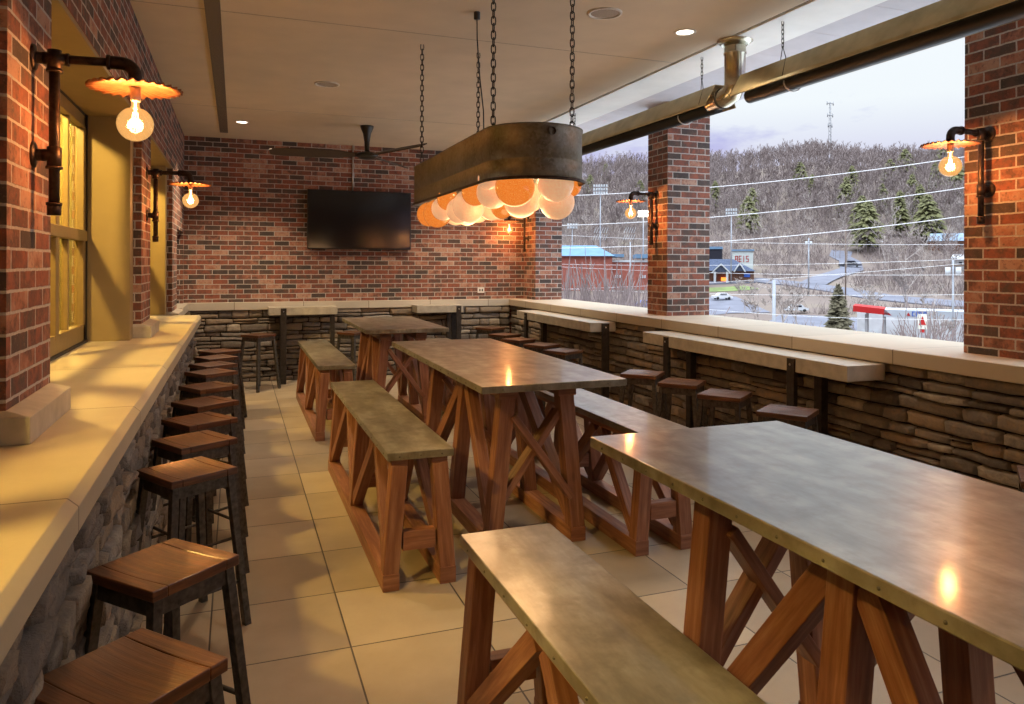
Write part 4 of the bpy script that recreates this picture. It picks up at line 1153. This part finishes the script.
m = MB(); m.box(PX(612, r, 600), PX(624, r, 600), 1, 20, ZZ(257, 600, r, e), ZZ(254, 600, r, e)); m.box(PX(636, r, 600), PX(700, r, 600), 1, 20, ZZ(258, 600, r, e), ZZ(254, 600, r, e)); m.build('roof', Mb['blueroof'], e)
m = MB(); m.box(PX(612, r, 600), PX(700, r, 600), 1.7, 2, ZZ(262, 600, r, e), ZZ(260, 600, r, e)); m.build('parapet', Mb['wht'], e)
for a_ in (616, 641):
    for k in range(3): m = MB(); m.box(PX(a_ + k * 2.3 - 1, r, 600), PX(a_ + k * 2.3 + .4, r, 600), 1.8, 2, ZZ(278, 600, r, e), ZZ(275, 600, r, e)); m.build('window', Mb['wht'], e)
# little porch house
r = 212; e = bframe('porch_house', 730, r, 'small brick house with dark roof and white arched gables left of the road')
def house_gable(xa, xb, yb_, yt, d0, d1, arch=True):
    x0, x1 = PX(xa, r, 730), PX(xb, r, 730); z0 = -1; z1 = ZZ(yb_, 730, r, e); zt = ZZ(yt, 730, r, e); xm = (x0 + x1) / 2
    m = MB(); m.prism([(x0, d0, z1), (xm, d0, zt), (x1, d0, z1)][::-1], [(x0, d1, z1), (xm, d1, zt), (x1, d1, z1)][::-1]); m.build('roof', Mb['shingle'], e)
    w = .55
    m = MB(); m.beam((x0 - .3, d0 - .2, z1 - .2), (xm, d0 - .2, zt), .3, w, (0, 1, 0)); m.beam((x1 + .3, d0 - .2, z1 - .2), (xm, d0 - .2, zt), .3, w, (0, 1, 0)); m.build('bargeboard', Mb['wht'], e)
    if arch:
        for x in (x0 + .5, x1 - .5):
            m = MB(); m.box(x - .3, x + .3, d0 - .1, d0 + .5, -1, z1 + .1); m.build('porch_post', Mb['wht'], e)
m = MB(); m.box(PX(700, r, 730), PX(754, r, 730), 1, 12, -1, ZZ(271, 730, r, e)); m.build('wall', Mb['brownbrick'], e)
m = MB(); a, b = PX(698, r, 730), PX(756, r, 730); z0, z1 = ZZ(271, 730, r, e), ZZ(259, 730, r, e)
m.prism([(a, 0, z0), (b, 0, z0), (b, 13, z0), (a, 13, z0)], [(a + 2, 5, z1), (b - 6, 5, z1), (b - 6, 8, z1), (a + 2, 8, z1)]); m.build('roof', Mb['shingle'], e)
house_gable(713, 729, 272, 264, -2, 1); house_gable(735, 744, 271, 263, -1, 1, False)
m = MB(); m.box(PX(721, r, 730), PX(726, r, 730), -.2, .9, ZZ(281, 730, r, e), ZZ(277.5, 730, r, e)); m.build('lit_sign', Mb['orange'], e)
m = MB(); m.box(PX(744, r, 730), PX(750, r, 730), .7, .95, ZZ(277, 730, r, e), ZZ(273, 730, r, e)); m.build('blue_sign', Mb['blue'], e)
# store behind
r = 238; e = bframe('white_store', 742, r, 'pale store with blue-grey roof edge and red sign letters behind the porch house')
m = MB(); m.box(PX(732, r, 742), PX(753, r, 742), 0, 10, -1, ZZ(251, 742, r, e)); m.build('wall', plain('store_wall', (.48, .52, .50), .7, 0, .4, .1), e)
m = MB(); m.box(PX(731, r, 742), PX(754, r, 742), -.4, 10.4, ZZ(251, 742, r, e), ZZ(249.4, 742, r, e)); m.build('roof', Mb['blueroof'], e)
m = MB(); m.box(PX(705, r, 742), PX(722, r, 742), 0, 8, -1, ZZ(249, 742, r, e)); m.build('annex_wall', Mb['win'], e)
m = MB(); m.box(PX(704, r, 742), PX(722, r, 742), -.3, 8, ZZ(249, 742, r, e), ZZ(246.5, 742, r, e)); m.build('roof', Mb['blueroof'], e)
m = MB()
def letter(m, ch, x, z, w, h, t, y0, y1):
    S = {'O': 'abcdef', 'I': 'i', 'L': 'fea', 'C': 'bafed'[0:1] + 'fed', 'T': 'bi', 'G': 'bfedc', 'E': 'bfegd', 'R': 'bfeagk'}
    segs = {'b': (0, w, h - t, h), 'd': (0, w, 0, t), 'f': (0, t, h / 2, h), 'e': (0, t, 0, h / 2), 'a': (w - t, w, h / 2, h), 'c': (w - t, w, 0, h / 2), 'g': (0, w, h / 2 - t / 2, h / 2 + t / 2), 'i': (w / 2 - t / 2, w / 2 + t / 2, 0, h), 'k': (w - t, w, 0, h / 2)}
    for s_ in {'O': 'abcdef', 'I': 'i', 'L': 'fed', 'C': 'bfed', 'T': 'bi', 'G': 'bfedc', 'E': 'bfegd', 'R': 'bfeagk', 'S': 'bfgcd'}[ch]:
        a0, a1, b0, b1 = segs[s_]; m.box(x + a0, x + a1, y0, y1, z + b0, z + b1)
zc = ZZ(262, 742, r, e)
for k, ch in enumerate('REIS'): letter(m, ch, PX(735 + k * 3.6, r, 742), zc, .8, 1.9, .2, -.12, 0)
m.build('sign_letters', Mb['red'], e)
# filling station
r = 100; e = bframe('filling_station', 905, r, 'filling station with red and white canopy just beyond the sill, left of the right pier')
X = lambda p_: PX(p_, 100, 905)
Zs = lambda y: ZZ(y, 905, r, e)
m = MB(); m.box(X(884), X(1010), 0, 5, Zs(317.5), Zs(310.2)); m.build('canopy', plain('canopy_white', (.36, .38, .42), .9, 0, .5, .06, spec=.05), e)
m = MB(); m.prism([(X(853), 0, Zs(313)), (X(892), 0, Zs(316)), (X(892), 5, Zs(316)), (X(853), 5, Zs(313))], [(X(853), 0, Zs(307)), (X(884), 0, Zs(309.5)), (X(884), 5, Zs(309.5)), (X(853), 5, Zs(307))]); m.build('canopy_end', Mb['red'], e)
m = MB(); m.box(X(886), X(1010), .3, 4.7, Zs(311), Zs(311) + .08); m.build('canopy_deck', plain('tan_deck', (.30, .25, .22), .8), e)
m = MB()
for k, ch in enumerate('CITGO'): letter(m, ch, X(912 + k * 2.9), Zs(316), .30, .56, .09, -.06, 0)
m.build('sign_letters', Mb['blue'], e)
m = MB(); m.prism([(X(906.5), -.05, Zs(315.8)), (X(910.5), -.05, Zs(315.8)), (X(908.5), -.05, Zs(312.4))], [(X(906.5), 0, Zs(315.8)), (X(910.5), 0, Zs(315.8)), (X(908.5), 0, Zs(312.4))]); m.build('triangle_emblem', Mb['red'], e)
for p_ in (866, 884, 930, 955, 985):
    for d_ in (1.0, 3.8):
        m = MB(); m.box(X(p_) - .15, X(p_) + .15, d_, d_ + .3, 0, Zs(316)); m.build('canopy_column', Mb['grey'], e)
m = MB(); m.box(X(852), X(884), 11, 17, 0, Zs(315)); m.box(X(884), X(1000), 11, 17, 0, Zs(318)); m.build('kiosk_wall', plain('kiosk_wall', (.48, .48, .50), .7, 0, .5, .2), e)
m = MB()
for p_ in (857, 864, 871): m.box(X(p_), X(p_ + 4.5), 10.9, 11, .8, 3.0)
m.build('kiosk_window', Mb['wht'], e)
m = MB(); m.box(X(856), X(878), 10.6, 10.9, .2, .9); m.build('blue_stripe', Mb['blue'], e)
for p_ in (930, 955):
    m = MB(); m.box(X(p_) + .6, X(p_) + 1.5, 3.5, 4.3, 0, 1.9); f_ = m.build('fuel_pump', Mb['grey'], e)
    m = MB(); m.box(X(p_) + .55, X(p_) + 1.55, 3.4, 4.4, 1.9, 2.3); m.build('pump_topper', Mb['red'], f_)
r = 80; e = bframe('price_sign', 922, r, 'white roadside sign with a red triangle in front of the filling station', 'sign'); X = lambda p_: PX(p_, r, 922); Zs = lambda y: ZZ(y, 922, r, e)
m = MB(); m.box(X(917.5), X(927.5), 0, .3, Zs(329), Zs(314.5)); m.build('panel', plain('cream_panel', (.60, .57, .48), .6), e)
m = MB(); m.prism([(X(918.8), -.06, Zs(325)), (X(926.2), -.06, Zs(325)), (X(922.5), -.06, Zs(316))], [(X(918.8), 0, Zs(325)), (X(926.2), 0, Zs(325)), (X(922.5), 0, Zs(316))]); m.build('triangle_emblem', Mb['red'], e)
m = MB(); m.box(X(920), X(925), 0, .3, Zs(332.5), Zs(329.5)); m.build('lower_panel', Mb['red'], e)
m = MB(); m.box(-.12, .12, .05, .25, 0, Zs(329)); m.build('post', Mb['grey'], e)
# houses up the slope
for (px, yg, xa, xb, yb_, yt, mat, roof, lab) in ((945, 252, 928, 1000, 241, 233, 'brownbrick', 'slate', 'long house with slate blue roof among the trees at right'), (962, 272, 951, 990, 259, 254, 'grey', 'wht', 'small white-roofed building beside the right pier'),
                                   (868, 248, 857, 882, 242, 238, 'grey', 'wht', 'small pale house among the trees above the side road')):
    g_ = ground_at(px, yg); r = math.hypot(g_.x, g_.y)
    e = bframe('hill_house', px, r, lab); z0, z1 = ZZ(yb_, px, r, e), ZZ(yt, px, r, e); a, b = PX(xa, r, px), PX(xb, r, px)
    m = MB(); m.box(a, b, 0, 8, -3, z0); m.build('wall', Mb[mat], e)
    m = MB(); m.prism([(a - .4, -.4, z0), (b + .4, -.4, z0), (b + .4, 8.4, z0), (a - .4, 8.4, z0)], [(a + .6, 3.6, z1), (b - .6, 3.6, z1), (b - .6, 4.4, z1), (a + .6, 4.4, z1)]); m.build('roof', Mb[roof], e)
    for k in range(3): m = MB(); x = a + (b - a) * (.2 + .25 * k); m.box(x, x + .9, -.06, 0, z0 - 2, z0 - .9); m.build('window', Mb['win'], e)
# vehicles
def car(px, r, col, lab, L=4.6, h=1.5, turn=.4, py=None):
    e = bframe('parked_car', px, r, lab, 'vehicle', turn=turn); e['group'] = 'vehicles outside'
    if py: g_ = ground_at(px, py); e.location = (g_.x, g_.y, terr(g_.x, g_.y) + .3)
    m = MB(); pr = [(-L / 2, .35), (-L / 2, .85), (-L * .28, .95), (-L * .18, h), (L * .2, h), (L * .33, .95), (L / 2, .8), (L / 2, .35)]
    m.prism([(x, -.85, z) for x, z in reversed(pr)][::-1], [(x, .85, z) for x, z in reversed(pr)][::-1]); m.build('body', plain('car_paint', col, .3), e)
    for sx in (-1, 1):
        for sy in (-1, 1):
            w = MB(); w.lathe([(.001, .1), (.32, .1), (.32, -.1), (.001, -.1)], (sx * L * .3, sy * .82, .33), 14, 'Y'); w.build('wheel', M['black'], e)
    m = MB(); m.box(-L * .16, L * .18, -.87, .87, 1.0, h - .1); m.build('glass', Mb['win'], e)
car(850, 230, (.05, .05, .06), 'dark car on the curving side road', 7, 2.0, 0, 268)
car(722, 130, (.6, .6, .62), 'white car parked near the porch house', py=301)
car(645, 110, (.07, .11, .35), 'blue car at the bottom right of the left opening', py=309)
car(796, 110, (.55, .56, .58), 'pale car near the dark evergreen', py=314)
# stadium light poles
def light_pole(px, r, ytop, xw, rows, lab, lit=False, ybase=None):
    e = bframe('stadium_light', px, r, lab, 'light pole'); zt = ZZ(ytop, px, r, e); w = PX(px + xw / 2, r, px)
    m = MB(); m.tube([(0, 0, -2), (0, 0, zt)], [.22, .12], 8); m.build('pole', Mb['poleg'], e)
    m = MB(); nc = max(3, int(xw / 2.4))
    for k in range(rows):
        z = zt - k * .95; m.box(-w, w, -.06, .06, z - .06, z + .06)
        for q in range(nc):
            x = -w + 2 * w * (q + .5) / nc; m.box(x - w / nc * .7, x + w / nc * .7, -.5, -.05, z + .05, z + .65)
    m.build('lamp_array', M['lamp'] if lit else Mb['wht'], e)
light_pole(600, 200, 187, 15, 3, 'tall stadium light pole with three lamp rows in the left opening')
light_pole(572, 240, 225.5, 11, 2, 'small stadium light pole at the left of the left opening')
light_pole(731, 210, 211, 12, 2, 'stadium light pole just right of the middle brick pier')
light_pole(643, 210, 213, 11, 2, 'lit stadium light beside the middle pier sconce', True)
# row of slatted bleacher panels
r = 240
for x0_, nn in ((594, 6), (624, 5)):
    e = bframe('bleacher', x0_ + 8, r, 'pale slatted bleacher bank on the slope, ' + ('left one' if x0_ == 594 else 'right one'), 'bleachers'); e['group'] = 'bleachers on the slope'
    for k in range(nn):
        for row in range(2):
            p0 = at_r(x0_ + k * 2.4 + row * -1.0, 230 + row * 7, r); m = MB(); q = e.matrix_basis.inverted() @ p0
            m.beam((q.x, q.y, q.z - 1), (q.x + .7, q.y, q.z + .8), .12, .35, (0, 1, 0)); m.build('slat', Mb['wht'], e)
    m = MB()
    for k in (0, nn - 1): q = e.matrix_basis.inverted() @ at_r(x0_ + k * 2.4, 237, r); m.box(q.x - .1, q.x + .1, q.y + .1, q.y + .3, -2, q.z)
    m.build('frame', Mb['polewood'], e)
# utility poles
def upole(px, r, ytop, rad, mat, lab, cross=True):
    e = bframe('utility_pole', px, r, lab, 'utility pole'); zt = ZZ(ytop, px, r, e)
    m = MB(); m.tube([(0, 0, -1), (0, 0, zt)], [rad * 1.2, rad], 8); m.build('pole', mat, e)
    if cross:
        m = MB(); m.box(-1.1, 1.1, -.08, .08, zt - .7, zt - .5); m.build('crossarm', Mb['polewood'], e)
        for s_ in (-1, 1): m = MB(); m.tube([(s_ * .5, -.2, zt - 1.7), (s_ * .5, -.2, zt - .8)], .28, 10); m.build('transformer', Mb['wht'], e)
upole(808.5, 190, 238, .16, Mb['poleg'], 'utility pole with two white transformers in the middle of the valley')
upole(774, 75, 280, .16, Mb['poleg'], 'thick pale grey pole between the car park and the road', False)
upole(845.5, 170, 228, .13, Mb['polewood'], 'thin brown utility pole beside the side road', False)
upole(953, 95, 260, .10, Mb['poleg'], 'slim pale pole close to the right pier')
upole(590, 150, 262, .10, Mb['polewood'], 'thin dark utility pole in front of the brick building', False)
upole(630, 140, 242, .10, Mb['poleg'], 'slim pale pole in front of the brick building near the middle pier', False)
# wires: each sags a little between two far points
wire_m = plain('bare_cable', (.62, .60, .60), .5, .2)
WR = [((540, 201), (1010, 155)), ((540, 230.5), (1010, 186)), ((540, 253), (1010, 215)), ((540, 266), (1010, 260)), ((540, 236), (1010, 247)), ((540, 292), (1010, 262)), ((540, 268), (1010, 277)), ((540, 290), (1010, 296.5)), ((700, 311), (1010, 322))]
WL = ['highest pale overhead cable crossing both openings', 'second highest pale overhead cable crossing both openings', 'third highest pale overhead cable crossing both openings', 'thin cable level with the store roof', 'thin near-level cable above the store roof', 'cable rising to the right over the road', 'thin cable falling to the right over the road', 'low cable crossing in front of the road', 'lowest cable just above the sill']
for i, ((a, b), (c, d)) in enumerate(WR):
    ra, rb = (34, 34) if i < 3 else (48, 48)
    A = at_r(a, b, ra); B = at_r(c, d, rb); m = MB(); sag = .35 if i < 3 else .25
    pts = [A.lerp(B, t / 24) - Vector((0, 0, sag * 4 * (t / 24) * (1 - t / 24) - sag * .0)) + Vector((0, 0, sag * .6)) for t in range(25)]
    m.tube(pts, .016 if i < 3 else .011, 6); tag(m.build('overhead_cable', wire_m), WL[i], 'cable', 'overhead cables')
# radio mast on the ridge
r = 540; p = at_r(830, 150, r); e = empty('radio_mast', (p.x, p.y, terr(p.x, p.y))); tag(e, 'thin lattice radio mast on the ridge against the sky', 'mast')
zt = at_r(830, 102, r).z - e.location.z
m = MB()
for k in range(3):
    a = 2 * PI * k / 3; m.tube([(1.3 * math.cos(a), 1.3 * math.sin(a), 0), (.5 * math.cos(a), .5 * math.sin(a), zt)], .14, 5)
nz_ = 16
for k in range(nz_):
    z0 = zt * k / nz_; z1 = zt * (k + 1) / nz_
    for q in range(3):
        a = 2 * PI * q / 3; b = 2 * PI * (q + 1) / 3; w0 = 1.3 - .8 * k / nz_; w1 = 1.3 - .8 * (k + 1) / nz_
        m.tube([(w0 * math.cos(a), w0 * math.sin(a), z0), (w1 * math.cos(b), w1 * math.sin(b), z1)], .09, 4)
m.build('lattice', Mb['grey'], e)
for z, s_ in ((zt - 1, 2.6), (zt - 9, 2.2), (zt * .62, 1.6)):
    m = MB(); m.box(-s_, s_, -.2, .2, z - .25, z + .25); m.tube([(s_, 0, z - 1.2), (s_, 0, z + 1.4)], .3, 6); m.tube([(-s_, 0, z - 1.2), (-s_, 0, z + 1.4)], .3, 6); m.build('antenna', Mb['grey'], e)

# ------------------------------------------------------------------ sky
w = bpy.data.worlds.new('sky'); scene.world = w; w.use_nodes = True; nt = w.node_tree; nt.nodes.clear()
out = nt.nodes.new('ShaderNodeOutputWorld'); bg = nt.nodes.new('ShaderNodeBackground'); nt.links.new(bg.outputs[0], out.inputs[0])
tc = nt.nodes.new('ShaderNodeTexCoord')
sp = N(nt, 'ShaderNodeSeparateXYZ'); nt.links.new(tc.outputs['Generated'], sp.inputs[0])
f = noise_tex(nt, mapping(nt, tc.outputs['Generated'], (2.2, 2.2, 6.5), (.4, .1, .2)), 1.7, 7, .58)
grad = ramp(nt, sp.outputs[2], [(.0, (.50, .47, .74)), (.14, (.54, .53, .84)), (.28, (.60, .74, .95)), (.6, (.62, .76, .96)), (1, (.6, .75, .96))])
cl = ramp(nt, f, [(.40, (0, 0, 0)), (.50, (1, 1, 1))])
white = ramp(nt, sp.outputs[2], [(.0, (.86, .84, .93)), (.2, (.90, .96, 1.0)), (1, (.80, .9, 1))])
bwn = N(nt, 'ShaderNodeRGBToBW'); nt.links.new(cl, bwn.inputs[0])
cf_ = mathn(nt, 'MULTIPLY', bwn.outputs[0], mathn(nt, 'ADD', mathn(nt, 'MULTIPLY', ramp_f(nt, sp.outputs[2], .09, .20), .75), .25))
nt.links.new(mixc(nt, cf_, grad, white), bg.inputs[0]); 
st_ = ramp(nt, sp.outputs[2], [(.0, (.30,) * 3), (.28, (.32,) * 3), (.75, (1.0,) * 3)])
nt.links.new(mathn(nt, 'ADD', mathn(nt, 'MULTIPLY', st_, 1.45), mathn(nt, 'MULTIPLY', mathn(nt, 'MAXIMUM', mathn(nt, 'SUBTRACT', sp.outputs[2], .3), 0), 2.3)), bg.inputs[1])
# lamps in the restaurant behind the windows
for y_ in (1.5, 4.65, 8.0): point('restaurant_lamp', (-1.5, y_, 2.93), 270, (1, .66, .24), .07)
